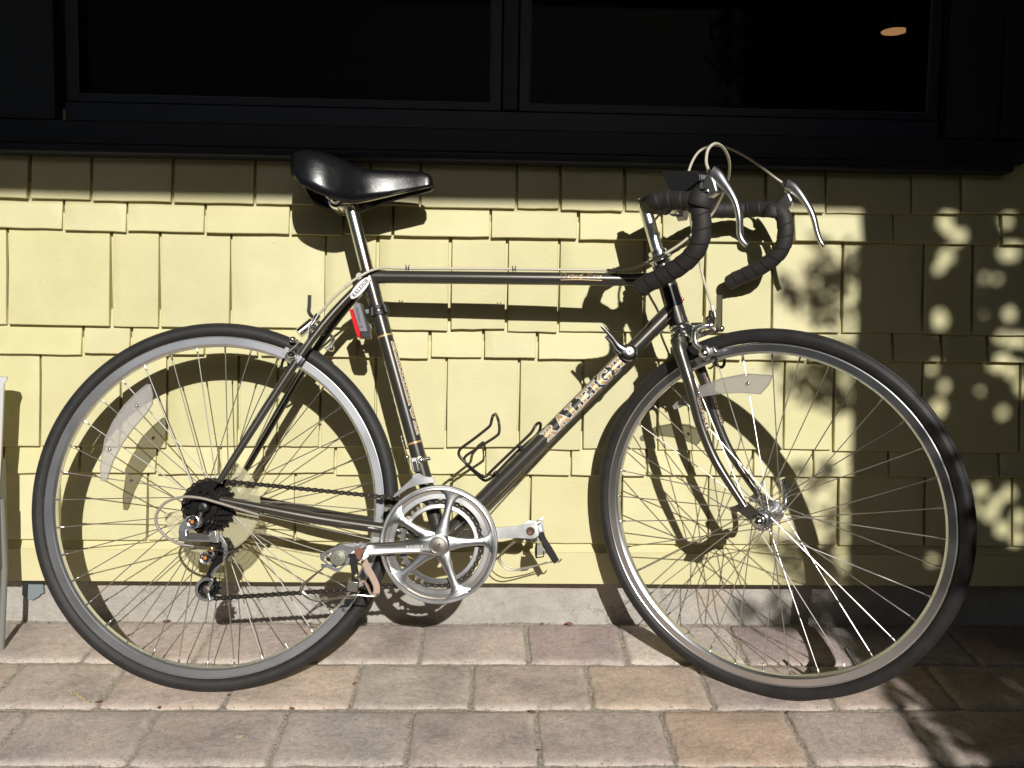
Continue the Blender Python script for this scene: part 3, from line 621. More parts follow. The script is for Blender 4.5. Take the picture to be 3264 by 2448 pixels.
# seat cluster oval badge on the stay top
ba, bb_ = bp('C', 140, 970, -.0265), bp('C', 575, 480, -.0265); bx = (bb_-ba); bl = bx.length/2; bx.normalize(); bc = (ba+bb_)/2; by = V((0, 1, 0)).cross(bx)*-1
if by.z < 0: by = -by
ov = [(cos(t)*bl, sin(t)*.0092) for t in [2*pi*k/32 for k in range(32)]]
sc = MB(); sc.prism([[(x*.97, y*1.03) for x, y in ov]], lambda x, y, z: bc+bx*x+by*y+V((0, z, 0)), -.001, .012); sc.build('stay_cap', 'frame_paint', frame, bevel=.0015)
sc = MB(); sc.prism([ov], lambda x, y, z: bc+bx*x+by*y+V((0, z, 0)), -.002, -.0012); sc.build('name_badge', 'badge_silver', frame)
def flat_word(word, name, c, ex, ey, nrm, hgt, length, mt, par, T=None, th=.0003, nrm_off=0, outline=None, omt=None):
    tt_ = sum(ADV[q] for q in word)-.1; k = length/tt_
    for d, mtt, off in (((outline, omt, 0), (0, mt, .0002)) if outline else ((0, mt, 0),)):
        m_ = MB(); x = -length/2
        for ch in word:
            for q in GL[ch]:
                q = grow(q, d) if d else q
                n = len(q); base = len(m_.v)
                m_.add([c+ex*(x+p[0]*k)+ey*((p[1]-.65)*hgt/1.3)+nrm*(nrm_off+off+th+.00001*(len(m_.f) % 5)) for p in q], [tuple(range(n))])
            x += ADV[ch]*k
        m_.build(name, mtt, par, T=T)
flat_word('RALEIGH', 'lettering', bc, bx, by, V((0, -1, 0)), .0075, bl*1.55, 'print_dark', frame, nrm_off=.0021)
# script on the top tube: built from short pen strokes
PEN = [[(.9, .8), (.6, 1.0), (.2, .8), (.05, .4), (.3, .0), (.75, .15), (.85, .5), (.5, .5)], [(1.1, .55), (1.15, 0), (1.2, .4), (1.45, .55)], [(1.9, .5), (1.6, .5), (1.55, .05), (1.85, .1), (1.95, .5), (1.95, .0)], [(2.15, .5), (2.15, 0), (2.2, .4), (2.45, .5), (2.5, 0)],
       [(3.0, .5), (2.7, .4), (2.75, 0), (3.05, .1), (3.15, 1.0), (3.1, 0)], [(3.9, 0), (4.0, 1.0), (4.4, 1.0), (4.5, .7), (4.0, .5)], [(4.7, .55), (4.72, 0), (4.8, .4), (5.0, .55)], [(5.2, .5), (5.2, 0)], [(5.2, .75), (5.22, .8)], [(5.4, .5), (5.8, 0)], [(5.8, .5), (5.4, 0)], [(0, -.25), (2.5, -.18), (5.9, -.25)]]
pw = MB(); o0 = bp('X', 1787, 886, -.0125)
for st in PEN:
    sp = spline([V((x, y, 0)) for x, y in st], 4) if len(st) > 2 else [V((*p, 0)) for p in st]
    pts = []
    for p_ in sp:
        th_ = (p_.y-.35)*.013/.0125+.25; pts.append(V((o0.x+p_.x*.0135, 0, 0))+V((0, -cos(th_)*.0128, o0.z+sin(th_)*.0128+(TT0.z-TT0.z))))
    pts = [p_+V((0, 0, (TT0+tdir*((p_.x-TT0.x)/tdir.x)).z-o0.z)) for p_ in pts]
    pw.tube(pts, .00045, 5)
pw.build('script_lettering', 'decal_gold', frame)

# ---- wheels
def wheel(name, C, T, ang0, hubw, flr, far_dish, kind, refl, label):
    ob = empty(name, label, 'x'); del ob['category']; ob.parent = bike
    Y = V((0, 1, 0))
    # rim
    m_ = MB(); m_.rev(C, Y, [(.3210, -.0112), (.3195, -.0118), (.3185, -.0108), (.3060, -.0106), (.3045, -.0095), (.3015, -.0055), (.3012, 0), (.3015, .0055), (.3045, .0095), (.3060, .0106), (.3185, .0108), (.3195, .0118), (.3210, .0112), (.3190, .009), (.315, .007), (.315, -.007), (.3190, -.009)], 144, closed=True)
    rim = m_.build('rim', 'rim_aluminium', ob, T=T, ang=30)
    # tyre with a fine tread
    m_ = MB(); prof = []
    cr_ = .3328; r0 = .0146
    for k in range(61):
        t = -2.42+4.84*k/60; rr_ = r0*(1+.0)
        prof.append((cr_+rr_*cos(t), rr_*sin(t)*1.04))
        if abs(t) < .72: prof[-1] = (cr_+(rr_-(.0007 if k % 3 == 0 else 0))*cos(t), (rr_-(.0007 if k % 3 == 0 else 0))*sin(t)*1.04)
        if .78 < abs(t) < .88 or 1.22 < abs(t) < 1.30 or 1.86 < abs(t) < 1.98: prof[-1] = (cr_+(rr_+.0002)*cos(t), (rr_+.0002)*sin(t)*1.04)
    m_.rev(C, Y, prof, 144); m_.build('tyre', 'tyre_rubber', ob, T=T, ang=18)
    # moulding hairs along the tread
    m_ = MB(); rh = random.Random(4)
    for k in range(150):
        t = rh.uniform(0, 2*pi); q = rh.uniform(-.5, .5); b_ = C+V((cos(t)*(cr_+r0*cos(q)), r0*sin(q), sin(t)*(cr_+r0*cos(q)))); dd = V((cos(t), rh.uniform(-.5, .5), sin(t))).normalized()
        m_.tube([b_-dd*.0005, b_+dd*rh.uniform(.0012, .003)], [.0002, .0001], 3)
    h_ = m_.build('tread_hairs', 'black_rubber', ob, T=T); h_['kind'] = 'stuff'
    # hub
    m_ = MB(); hw = hubw
    m_.rev(C, Y, [(.0045, -hw-.020), (.0045, -hw-.012), (.009, -hw-.011), (.0125, -hw-.004), (.013, -hw-.0015), (flr, -hw-.0012), (flr+.0006, -hw), (flr, hw*0-hw+.0018), (.0150, -hw+.0045), (.0135, -hw*.5), (.0125, 0), (.0135, hw*.5), (.0150, hw-.0045), (flr, hw-.0018), (flr+.0006, hw), (flr, hw+.0012), (.013, hw+.0015), (.0125, hw+.004), (.009, hw+.011), (.0045, hw+.012), (.0045, hw+.02)], 40)
    for s in (-1, 1):
        for k in range(18):
            t = 2*pi*k/18+.1; q = C+V((cos(t)*(flr-.0032), s*(hw+.0015), sin(t)*(flr-.0032))); m_.sphere(q, .0015, 6)
    hub = m_.build('hub', 'aluminium', ob, T=T)
    # spokes, each its own part, three-cross
    for k in range(36):
        s = -1 if k % 2 else 1; lead = 1 if (k//2) % 2 else -1
        ta = ang0+2*pi*k/36; hw_ = hw if s < 0 else hw
        tb = ta+lead*radians(62 if kind == 'rear' else 58)
        b_ = C+V((cos(tb)*(flr-.0032), s*(hw_+(.0012 if lead > 0 else -.0012)), sin(tb)*(flr-.0032)))
        a_ = C+V((cos(ta)*.3035, s*.0022, sin(ta)*.3035)); dr_ = (b_-a_).normalized()
        m_ = MB(); m_.tube([a_+dr_*.012, b_], .00105, 6); m_.tube([a_, a_+dr_*.004, a_+dr_*.0125, a_+dr_*.0135], [.0021, .0019, .0017, .0011], 8, mi=1)
        m_.build('spoke', ['spoke_steel', 'worn_steel'], ob, T=T)
    return ob, rim, hub
RF = dict()
rw, rrim, rhub = wheel('rear_wheel', RA, None, radians(89.0), .028, .0215, 1, 'rear', None, 'rear wheel with silver rim, black tyre and broken clear disc')
n_ = fp('T', 682, 425, 0); a0f = atan2(n_.z-HUBF.z, n_.x-HUBF.x)
fw_, frim, fhub = wheel('front_wheel', HUBF, ff, a0f, .034, .0215, 1, 'front', None, 'front wheel turned towards the camera')
# valve and its cap
vp = fp('W', 1225, 1040, 0); dv = (HUBF-V((vp.x, 0, vp.z))).normalized(); v0 = HUBF-dv*.302
m_ = MB(); m_.tube([v0, v0+dv*.016, v0+dv*.017, v0+dv*.034], [.0035, .0035, .0045, .0042], 10); m_.build('valve', 'black_rubber', fw_, T=ff)
# wheel reflectors
def reflector(par, pts, fn, w_, T, screws, label):
    m_ = MB(); M_ = lambda x, y, z: V((x, z, y)); m_.prism([[(p.x, p.z) for p in pts]], M_, w_-.0028, w_+.0028); m_.tube([V((p.x, w_-.0030, p.z)) for p in pts], .0011, 6, closed=True)
    o = m_.build('wheel_reflector', 'reflector_plastic', par, T=T, bevel=.0006); lb(o, label)
    inner = [(pts[0]*0)]; c_ = sum(pts, V())/len(pts)
    for s_ in screws:
        m2 = MB(); m2.rev(V((s_.x, w_-.0025, s_.z)), (0, -1, 0), [(.0001, .0032), (.0022, .0028), (.0036, .0012), (.0038, 0)], 14); m2.build('reflector_screw', 'chrome', par, T=T)
P_ = [(945, 655), (965, 655), (980, 715), (978, 780), (935, 845), (860, 930), (785, 1035), (725, 1150), (688, 1262), (675, 1276), (652, 1272), (647, 1180), (678, 1000), (728, 895), (798, 790), (880, 708)]
reflector(rw, [bp('S', x, y, -.018) for x, y in P_], bp, -.018, None, [bp('S', 876, 790, -.02), bp('S', 705, 1070, -.02)], 'clear curved spoke reflector')
P_ = [(88, 750), (130, 708), (230, 640), (380, 582), (530, 553), (694, 563), (668, 620), (618, 675), (500, 666), (380, 672), (250, 692), (130, 757), (98, 767)]
reflector(fw_, [fp('T', x, y, -.016) for x, y in P_], fp, -.016, ff, [fp('T', 540, 612, -.018), fp('T', 243, 668, -.018)], 'clear curved spoke reflector')
# front quick release: near nut and far lever
m_ = MB(); m_.rev(HUBF, (0, -1, 0), [(.0135, .047), (.0135, .0495), (.0105, .050), (.0103, .0555), (.0075, .060), (.004, .062), (.004, .068), (.0001, .0685)], 24); m_.build('axle_nut', 'chrome', fw_, T=ff)
m_ = MB(); qb = V((HUBF.x, .052, HUBF.z)); m_.rev(qb, (0, 1, 0), [(.0001, 0), (.009, 0), (.010, .006), (.008, .014), (.0001, .016)], 20)
lv = [fp('H', 1350, 960, .066), fp('H', 1405, 860, .070), fp('H', 1400, 700, .074), fp('H', 1370, 520, .074), fp('H', 1345, 410, .072)]
m_.tube(spline([V((qb.x, .062, qb.z))]+lv, 5), [.004]*6+[.0042]*20, 10, flat=1.5); m_.build('quick_release_lever', 'chrome', fw_, T=ff)
# rear axle nut, far nut
m_ = MB(); m_.rev(RA, (0, -1, 0), [(.0001, .079), (.0035, .079), (.004, .075), (.0085, .074), (.0095, .070), (.011, .0675), (.011, .067)], 20)
m_.build('axle_nut', 'dark_metal', rw)
m_ = MB(); m_.rev(RA, (0, 1, 0), [(.0001, .079), (.004, .079), (.008, .074), (.0095, .0675)], 20); m_.build('axle_nut', 'dark_metal', rw)
m_ = MB(); m_.rev(RA, (0, -1, 0), [(.0001, .0800), (.0030, .0798), (.0036, .0792)], 16); m_.build('axle_end', 'chrome', rw)

# ---- cogs and broken clear disc
cs = empty('freewheel', 'stack of black cogs', 'x'); del cs['category']; cs.parent = bike
for k, (tn, wv) in enumerate(((14, -.0585), (16, -.0535), (18, -.0485), (20, -.0435), (22, -.0385), (24, -.0335))):
    rp = tn*.0127/(2*pi); m_ = MB(); loop = []
    for i in range(tn):
        for ph, rr_ in ((-.34, rp-.0035), (-.10, rp+.0022), (.10, rp+.0022), (.34, rp-.0035)):
            t = 2*pi*(i+ph)/tn; loop.append((cos(t)*rr_, sin(t)*rr_))
    hole = [(cos(2*pi*i/24)*.015, sin(2*pi*i/24)*.015) for i in range(24)]
    m_.prism([loop, hole[::-1]], lambda x, y, z: V((RA.x+x, z, RA.z+y)), wv-.001, wv+.001); m_.build('cog', 'cog_black', cs)
m_ = MB(); m_.rev(RA, (0, -1, 0), [(.016, .030), (.0245, .031), (.0245, .060), (.0225, .062), (.016, .0625), (.0155, .058), (.011, .058)], 32); m_.build('freewheel_body', 'cog_black', cs)
m_ = MB(); rg = []
def annulus(m_, a0, a1, ri, ro, w0, w1, seg):
    rg = []
    for i in range(seg+1):
        t = a0+(a1-a0)*i/seg; jr = 0.0015*sin(i*2.7)*(1 if i in (0, seg) else 0)
        rg.append([RA+V((cos(t)*(ri+jr), w0, sin(t)*(ri+jr))), RA+V((cos(t)*(ro-.003), w0-.0035, sin(t)*(ro-.003))), RA+V((cos(t)*ro, w0-.001, sin(t)*ro)), RA+V((cos(t)*(ro-.003), w1-.0015, sin(t)*(ro-.003))), RA+V((cos(t)*ri, w1, sin(t)*ri))])
    m_.rings(rg)
annulus(m_, radians(66), radians(-170), .040, .091, -.022, -.0205, 60); lb(m_.build('spoke_guard_disc', 'disc_plastic', cs), 'broken yellowish clear plastic disc')
m_ = MB()
for ri in (.055, .066, .078, .0865):
    pts = [RA+V((cos(t)*ri, -.0238, sin(t)*ri)) for t in [radians(66-236*i/50) for i in range(51)]]; m_.tube(pts, .0007, 5)
m_.build('disc_rib', 'disc_plastic', cs)

# ---- crankset
ck = empty('crankset', 'silver double chainring crankset', 'x'); del ck['category']; ck.parent = bike
def ring(name, r_in, r_out, w0, w1, teeth, mt, c=BB):
    m_ = MB(); 
    if teeth:
        loop = []; rp = teeth*.0127/(2*pi)
        for i in range(teeth):
            for ph, rr_ in ((-.32, rp-.0038), (-.09, rp+.0020), (.09, rp+.0020), (.32, rp-.0038)):
                t = 2*pi*(i+ph)/teeth; loop.append((cos(t)*rr_, sin(t)*rr_))
    else: loop = [(cos(2*pi*i/128)*r_out, sin(2*pi*i/128)*r_out) for i in range(128)]
    hole = [(cos(2*pi*i/96)*r_in, sin(2*pi*i/96)*r_in) for i in range(96)]
    m_.prism([loop, hole[::-1]], lambda x, y, z: V((c.x+x, z, c.z+y)), w0, w1); return m_.build(name, mt, ck, bevel=.0006 if not teeth else 0)
m_ = MB(); m_.rev(BB, (0, -1, 0), [(.0985, .0585), (.0985, .0625), (.0995, .0635), (.1020, .0628), (.1030, .0640), (.1062, .0640), (.1075, .0625), (.1075, .0585)], 128, closed=True); m_.build('chain_guard', 'aluminium', ck, ang=25)
ring('chainring', .0840, 0, -.0575, -.0545, 52, 'old_teeth'); m_ = MB(); m_.rev(BB, (0, -1, 0), [(.0820, .0545), (.0820, .0590), (.0830, .0600), (.0915, .0598), (.0922, .0580)], 128); m_.build('chainring_face', 'aluminium', ck, ang=25)
ring('chainring', .0655, 0, -.0475, -.0450, 38, 'old_teeth'); m_ = MB(); m_.rev(BB, (0, -1, 0), [(.0640, .0450), (.0640, .0490), (.0655, .0500), (.0715, .0495), (.0722, .0475)], 96); m_.build('chainring_face', 'aluminium', ck, ang=25)
base = radians(4.6)
for k in range(5):
    t = base+2*pi*k/5; d_ = V((cos(t), 0, sin(t))); n_ = V((-sin(t), 0, cos(t))); m_ = MB(); rg = []
    for rr_, hw_, zo in ((.012, .0150, -.066), (.022, .0125, -.0665), (.035, .0092, -.066), (.055, .0070, -.0655), (.072, .0068, -.065), (.083, .0085, -.0645), (.091, .0130, -.064), (.0965, .0210, -.0635), (.1010, .0300, -.0632)):
        c_ = BB+d_*(sqrt(max(0, rr_**2)))
        def bend(q):  # keep the flared end on the ring
            if rr_ > .085:
                v_ = q-BB; L_ = sqrt(v_.x**2+v_.z**2); f_ = rr_/L_; return V((BB.x+v_.x*f_, q.y, BB.z+v_.z*f_))
            return q
        rg.append([bend(c_+n_*hw_+V((0, -.0575, 0))), bend(c_+n_*hw_+V((0, zo+.0022, 0))), bend(c_+n_*hw_*.55+V((0, zo, 0))), bend(c_-n_*hw_*.55+V((0, zo, 0))), bend(c_-n_*hw_+V((0, zo+.0022, 0))), bend(c_-n_*hw_+V((0, -.0575, 0)))])
    m_.rings(rg); m_.build('spider_arm', 'aluminium', ck, ang=50)
    m2 = MB(); q = BB+d_*.071; m2.cyl(q+V((0, -.0455, 0)), q+V((0, -.058, 0)), .004, seg=12); m2.build('ring_bolt', 'worn_steel', ck)
def crank(a, b, w0, wdir, name):
    m_ = MB(); ax_ = (b-a).normalized(); n_ = V((-ax_.z, 0, ax_.x)); L_ = (b-a).length; rg = []
    for f_, hw_, y0, y1 in ((-.115, .006, -.060, -.069), (-.10, .013, -.060, -.072), (-.05, .0185, -.059, -.074), (0, .0195, -.059, -.0745), (.07, .0185, -.059, -.0745), (.13, .0155, -.0605, -.0745), (.22, .0125, -.0625, -.0745), (.5, .0110, -.065, -.0770), (.85, .0115, -.067, -.0800), (.93, .0135, -.067, -.0805), (1.0, .0150, -.067, -.0805), (1.05, .0140, -.067, -.0805), (1.09, .0095, -.0675, -.080), (1.105, .003, -.069, -.0785)):
        c_ = a+ax_*(L_*f_); s_ = wdir; rg.append([c_+n_*hw_+V((0, s_*(-y0), 0)), c_+n_*hw_+V((0, s_*(-y1-.0025), 0)), c_+n_*hw_*.72+V((0, s_*(-y1), 0)), c_+n_*(hw_*.45)+V((0, s_*(-y1-.0012*(.2 < f_ < .87)), 0)), c_-n_*(hw_*.45)+V((0, s_*(-y1-.0012*(.2 < f_ < .87)), 0)), c_-n_*hw_*.72+V((0, s_*(-y1), 0)), c_-n_*hw_+V((0, s_*(-y1-.0025), 0)), c_-n_*hw_+V((0, s_*(-y0), 0))])
    m_.rings(rg); return m_.build(name, 'aluminium', ck, ang=38)
PR = bp('X', 1093, 1757, -.078); PR.y = 0; crank(BB, PR, 0, -1, 'crank_arm')
PLp = bp('K', 700, 620, .066); PL = V((PLp.x, 0, PLp.z)); PL = BB+(PL-BB).normalized()*.17
crank(BB, PL, 0, 1, 'crank_arm')
m_ = MB(); m_.rev(BB, (0, -1, 0), [(.0165, .0744), (.0165, .0758), (.0150, .0762), (.0148, .0752), (.0135, .0752), (.0125, .0765), (.0030, .0772), (.0028, .0755), (.0001, .0755)], 32); m_.build('dust_cap', 'worn_steel', ck, ang=25)
m_ = MB(); q = BB+V((.0, -.0775, .0)); m_.box(q+V((.001, 0, .0005)), .0075, .0006, .0032, Matrix.Rotation(radians(-50), 3, 'Y')); m_.box(q+V((-.003, 0, -.0035)), .006, .0006, .003, Matrix.Rotation(radians(-30), 3, 'Y')); m_.build('cap_slot', 'rusty_steel', ck)
m_ = MB(); m_.rev(PL, (0, -1, 0), [(.0086, -.0675), (.0086, -.0662), (.0070, -.0658), (.0062, -.0664), (.0001, -.0666)], 20)
q = PL+V((0, .066, 0)); m_.build('pedal_thread', 'rusty_steel', ck)
ca = (PR-BB).normalized(); q = BB+ca*.043+V((0, -.0748, 0)); flat_word('RALEIGH', 'lettering', q, -ca, V((-(-ca).z, 0, (-ca).x)), V((0, -1, 0)), .0048, .030, 'decal_white', ck, nrm_off=.0006)

# ---- pedals with clips and straps
def P2(c, w_): return lambda x, y: bp(c, x, y, w_)
pd = empty('pedal', 'silver cage pedal with leather toe strap hanging down', 'x'); del pd['category']; pd.parent = bike
pc = bp('J', 540, 430, -.150)
m_ = MB(); m_.cyl(V((PR.x, -.068, PR.z)), V((pc.x, -.148, pc.z)), .0075, .0095, 20); m_.build('pedal_axle', 'worn_steel', pd)
m_ = MB(); m_.rev(V((pc.x, -.146, pc.z)), (0, -1, 0), [(.0145, -.006), (.0145, .002), (.0130, .0055), (.0045, .0068), (.0040, .0045), (.0001, .0045)], 28); m_.build('pedal_cap', 'dust_cap', pd)
J = P2('J', -.148)
def plate(pts, fn, t, name, mt, par, T=None, bev=.0005, hole=None):
    q = [fn(*p) for p in pts]; wv = q[0].y; m_ = MB(); loops = [[(p.x, p.z) for p in q]]
    if hole: hq = [fn(*p) for p in hole]; loops.append([(p.x, p.z) for p in hq][::-1])
    m_.prism(loops, lambda x, y, z: V((x, z, y)), wv, wv+t); return m_.build(name, mt, par, T=T, bevel=bev)
plate([(215, 370), (430, 260), (600, 200), (750, 240), (860, 230), (985, 170), (960, 230), (860, 270), (770, 340), (700, 420), (740, 480), (740, 540), (640, 590), (540, 690), (450, 660), (330, 600), (250, 640), (235, 540), (340, 545), (230, 470)], J, .003, 'pedal_cage', 'aluminium', pd,
      hole=[(300, 400), (420, 340), (440, 440), (470, 530), (540, 570), (620, 540), (560, 620), (470, 610), (360, 520), (290, 470)])
J2 = P2('J', -.092)
plate([(590, 200), (850, 160), (960, 230), (990, 430), (880, 520), (760, 560), (620, 560), (420, 520), (330, 480), (330, 330), (450, 250)], J2, .003, 'pedal_cage', 'aluminium', pd, hole=[(520, 300), (800, 260), (880, 330), (850, 430), (640, 480), (450, 440)])
for (x, y) in ((330, 400), (900, 240), (930, 450), (420, 590)):
    m_ = MB(); a_ = bp('J', x, y, -.147); b_ = V((a_.x, -.09, a_.z)); m_.box((a_+b_)/2, .012, abs(a_.y-b_.y), .0022, Matrix.Rotation(radians(25), 3, 'Y')); m_.build('pedal_bar', 'aluminium', pd)
m_ = MB(); m_.box(bp('J', 915, 340, -.135), .0140, .026, .020, Matrix.Rotation(radians(15), 3, 'Y')); m_.build('pedal_end_block', 'strap_brown', pd, bevel=.001)
def ribbon(pts, wdt_, th_, name, mt, par, lat=V((0, 1, 0)), T=None):
    pts = spline(pts, 6); rg = []
    for i, p_ in enumerate(pts):
        a_ = pts[max(0, i-1)]; b_ = pts[min(len(pts)-1, i+1)]; t_ = (b_-a_).normalized(); l_ = (lat-t_*lat.dot(t_)).normalized(); n_ = t_.cross(l_)
        rg.append([p_+l_*wdt_/2+n_*th_/2, p_-l_*wdt_/2+n_*th_/2, p_-l_*wdt_/2-n_*th_/2, p_+l_*wdt_/2-n_*th_/2])
    m_ = MB(); m_.rings(rg); return m_.build(name, mt, par, T=T)
lat = V((.8, .6, 0))
ribbon([bp('J', 780, 360, -.150), bp('J', 810, 450, -.153), bp('J', 825, 600, -.154), bp('J', 845, 740, -.153), bp('J', 840, 850, -.150)], .0125, .0022, 'toe_strap', 'strap_black', pd, lat)
ribbon([bp('J', 990, 470, -.118), bp('J', 1060, 620, -.114), bp('J', 1150, 780, -.110), bp('J', 1215, 930, -.110), bp('J', 1215, 1060, -.112)], .0120, .0022, 'toe_strap', 'strap_tan', pd, lat)
ribbon([bp('J', 1200, 1070, -.113), bp('J', 1120, 1050, -.118), bp('J', 1060, 930, -.126), bp('J', 985, 850, -.134), bp('J', 900, 900, -.14), bp('J', 850, 990, -.144)], .012, .0020, 'toe_strap', 'strap_tan', pd)
m_ = MB(); c_ = bp('J', 800, 930, -.150); m_.box(c_, .018, .010, .017, Matrix.Rotation(radians(5), 3, 'Y')); m_.build('strap_buckle', 'worn_steel', pd, bevel=.001)
m_ = MB(); m_.tube(spline([bp('J', *p, -.152) for p in [(720, 800), (780, 785), (890, 800), (900, 900), (860, 1080), (800, 1140), (670, 1140), (660, 1110), (700, 1095)]], 4), .0011, 6); m_.tube(spline([bp('J', *p, -.154) for p in [(790, 750), (850, 710), (890, 750), (890, 800)]], 4), .0012, 6); m_.build('buckle_wire', 'worn_steel', pd)
m_ = MB(); m_.tube(spline([bp('J', 260, 630, -.13), bp('J', 100, 750, -.12), bp('J', -60, 880, -.115), bp('J', -120, 960, -.11), bp('J', -90, 1060, -.11), bp('J', 40, 1160, -.115), bp('J', 240, 1200, -.12), bp('J', 500, 1140, -.125), bp('J', 700, 1100, -.13), bp('J', 900, 1090, -.13), bp('J', 1180, 1110, -.125), bp('J', 1260, 1060, -.118)], 6), .0016, 8)
m_.tube(spline([bp('J', 330, 560, -.10), bp('J', 60, 800, -.098), bp('J', -80, 950, -.096), bp('J', -40, 1070, -.096), bp('J', 200, 1150, -.098), bp('J', 500, 1150, -.10), bp('J', 860, 1090, -.105)], 6), .0014, 8); m_.build('toe_clip', 'worn_steel', pd)
m_ = MB(); m_.sphere(bp('J', 845, 755, -.156), .0034, 10, sy=.5); m_.build('strap_rivet', 'brass', pd)

pl = empty('pedal', 'silver pedal on the wall side with clip hanging down', 'x'); del pl['category']; pl.parent = bike
m_ = MB(); m_.cyl(V((PL.x, .068, PL.z)), V((PL.x, .150, PL.z)), .0075, .0095, 18); m_.build('pedal_axle', 'worn_steel', pl)
K = P2('K', .085)
plate([(760, 440), (960, 400), (1000, 520), (1035, 650), (1000, 780), (960, 840), (880, 830), (880, 680), (850, 560)], K, .003, 'pedal_cage', 'aluminium', pl, hole=[(830, 480), (940, 450), (980, 590), (900, 620)])
K2 = P2('K', .140)
plate([(560, 460), (700, 385), (860, 400), (1030, 300), (1000, 460), (1000, 620), (980, 800), (820, 860), (640, 820), (500, 700)], K2, .003, 'pedal_cage', 'aluminium', pl, hole=[(640, 520), (860, 480), (920, 600), (860, 740), (700, 760), (600, 640)])
for (x, y) in ((960, 430), (960, 640), (940, 800)):
    m_ = MB(); a_ = bp('K', x, y, .084); b_ = V((a_.x, .141, a_.z)); m_.box((a_+b_)/2, .010, .058, .0022, Matrix.Rotation(radians(-12), 3, 'Y')); m_.build('pedal_bar', 'aluminium', pl)
ribbon([bp('K', 950, 640, .082), bp('K', 1010, 800, .082), bp('K', 1150, 1020, .084), bp('K', 1290, 1270, .088)], .013, .0022, 'toe_strap', 'strap_black', pl, V((.85, .5, .3)))
ribbon([bp('K', 1230, 1260, .095), bp('K', 1130, 1100, .098), bp('K', 1030, 1000, .098), bp('K', 920, 1020, .095)], .012, .0018, 'toe_strap', 'strap_tan', pl, V((.3, .9, .2)))
m_ = MB(); m_.box(bp('K', 950, 1000, .092), .019, .012, .020, Matrix.Rotation(radians(-6), 3, 'Y')); m_.build('strap_buckle', 'worn_steel', pl, bevel=.001)
m_ = MB(); m_.tube(spline([bp('K', *p, .086) for p in [(860, 860), (840, 1000), (850, 1170), (900, 1170), (1010, 1150), (1010, 1040)]], 3), .0013, 6); m_.tube([bp('K', 860, 870, .085), bp('K', 860, 1170, .085)], .0018, 6)
m_.build('buckle_wire', 'dark_metal', pl)
m_ = MB(); m_.tube(spline([bp('K', *p, .10) for p in [(420, 820), (250, 950), (90, 1120), (60, 1220), (160, 1370), (350, 1450), (600, 1420), (900, 1340), (1180, 1270), (1330, 1270), (1395, 1200)]], 6), .0014, 8)
m_.tube(spline([bp('K', *p, .12) for p in [(420, 850), (200, 1020), (90, 1180), (200, 1330), (400, 1410), (620, 1390), (900, 1330), (1080, 1270)]], 6), .0012, 8); m_.build('toe_clip', 'worn_steel', pl)

# ---- chain: one link mesh pair shared by all links
def link_mesh(outer):
    m_ = MB(); pit = .0127; w_ = .0033 if outer else .0022; r_ = .0043; loop = []
    for i in range(9): t = pi/2+pi*i/8; loop.append((cos(t)*r_, sin(t)*r_))
    loop.append((pit/2, -.0027))
    for i in range(9): t = -pi/2+pi*i/8; loop.append((pit+cos(t)*r_, sin(t)*r_))
    loop.append((pit/2, .0027))
    for s in (-1, 1): m_.prism([loop], lambda x, y, z: V((x, z, y)), s*w_-.0005, s*w_+.0005)
    if outer:
        for x in (0, pit): m_.cyl((x, -.0046, 0), (x, .0046, 0), .0015, seg=8, mi=1)
    else:
        for x in (0, pit): m_.cyl((x, -.002, 0), (x, .002, 0), .0038, seg=8)
    o = m_.build('chain_link', ['chain_steel', 'pin_steel']); me = o.data; bpy.data.objects.remove(o); return me
LM = [link_mesh(True), link_mesh(False)]
chain = empty('chain', 'black bicycle chain', 'x'); del chain['category']; chain.parent = bike
rc = 24*.0127/(2*pi); wc, wr = -.0345, -.0462; rs_ = 38*.0127/(2*pi)
cu, cw = RA, BB
UP = bp('P', 600, 1060, -.055); LP = bp('P', 550, 1290, -.060); rp_ = .0205
def arc(c, r, a0, a1, w_, n=14): return [V((c.x+cos(a0+(a1-a0)*i/n)*r, w_, c.z+sin(a0+(a1-a0)*i/n)*r)) for i in range(n+1)]
path = []
path += arc(BB, rs_, radians(-104), radians(100), wr, 44)           # round the small ring, from below to above
path += arc(RA, rc, radians(86), radians(278), wc, 30)              # back to the cog, over its rear side
uu = V((RA.x-.0+.001, 0, RA.z-.085)); 
upc = bp('P', 670, 900, -.05)
path += arc(V((upc.x, 0, upc.z)), .017, radians(120), radians(-60), -.040, 8)
path += arc(V((LP.x, 0, LP.z)), rp_, radians(150), radians(268), -.042, 10)
path.append(path[0])
seglen = [0]
for i in range(1, len(path)): seglen.append(seglen[-1]+(path[i]-path[i-1]).length)
def at(s):
    import bisect
    s = min(max(s, 0), seglen[-1]-1e-6); i = bisect.bisect_right(seglen, s)-1; return path[i].lerp(path[i+1], (s-seglen[i])/max(1e-9, seglen[i+1]-seglen[i]))
nl = int(seglen[-1]/.0127)
for k in range(nl):
    a_, b_ = at(k*.0127), at((k+1)*.0127); x_ = (b_-a_).normalized(); z_ = x_.cross(V((0, 1, 0))).normalized(); y_ = z_.cross(x_)
    o = bpy.data.objects.new('chain_link', LM[k % 2]); col.objects.link(o); o.parent = chain
    o.matrix_local = Matrix(((x_.x, y_.x, z_.x, a_.x), (x_.y, y_.y, z_.y, a_.y), (x_.z, y_.z, z_.z, a_.z), (0, 0, 0, 1)))

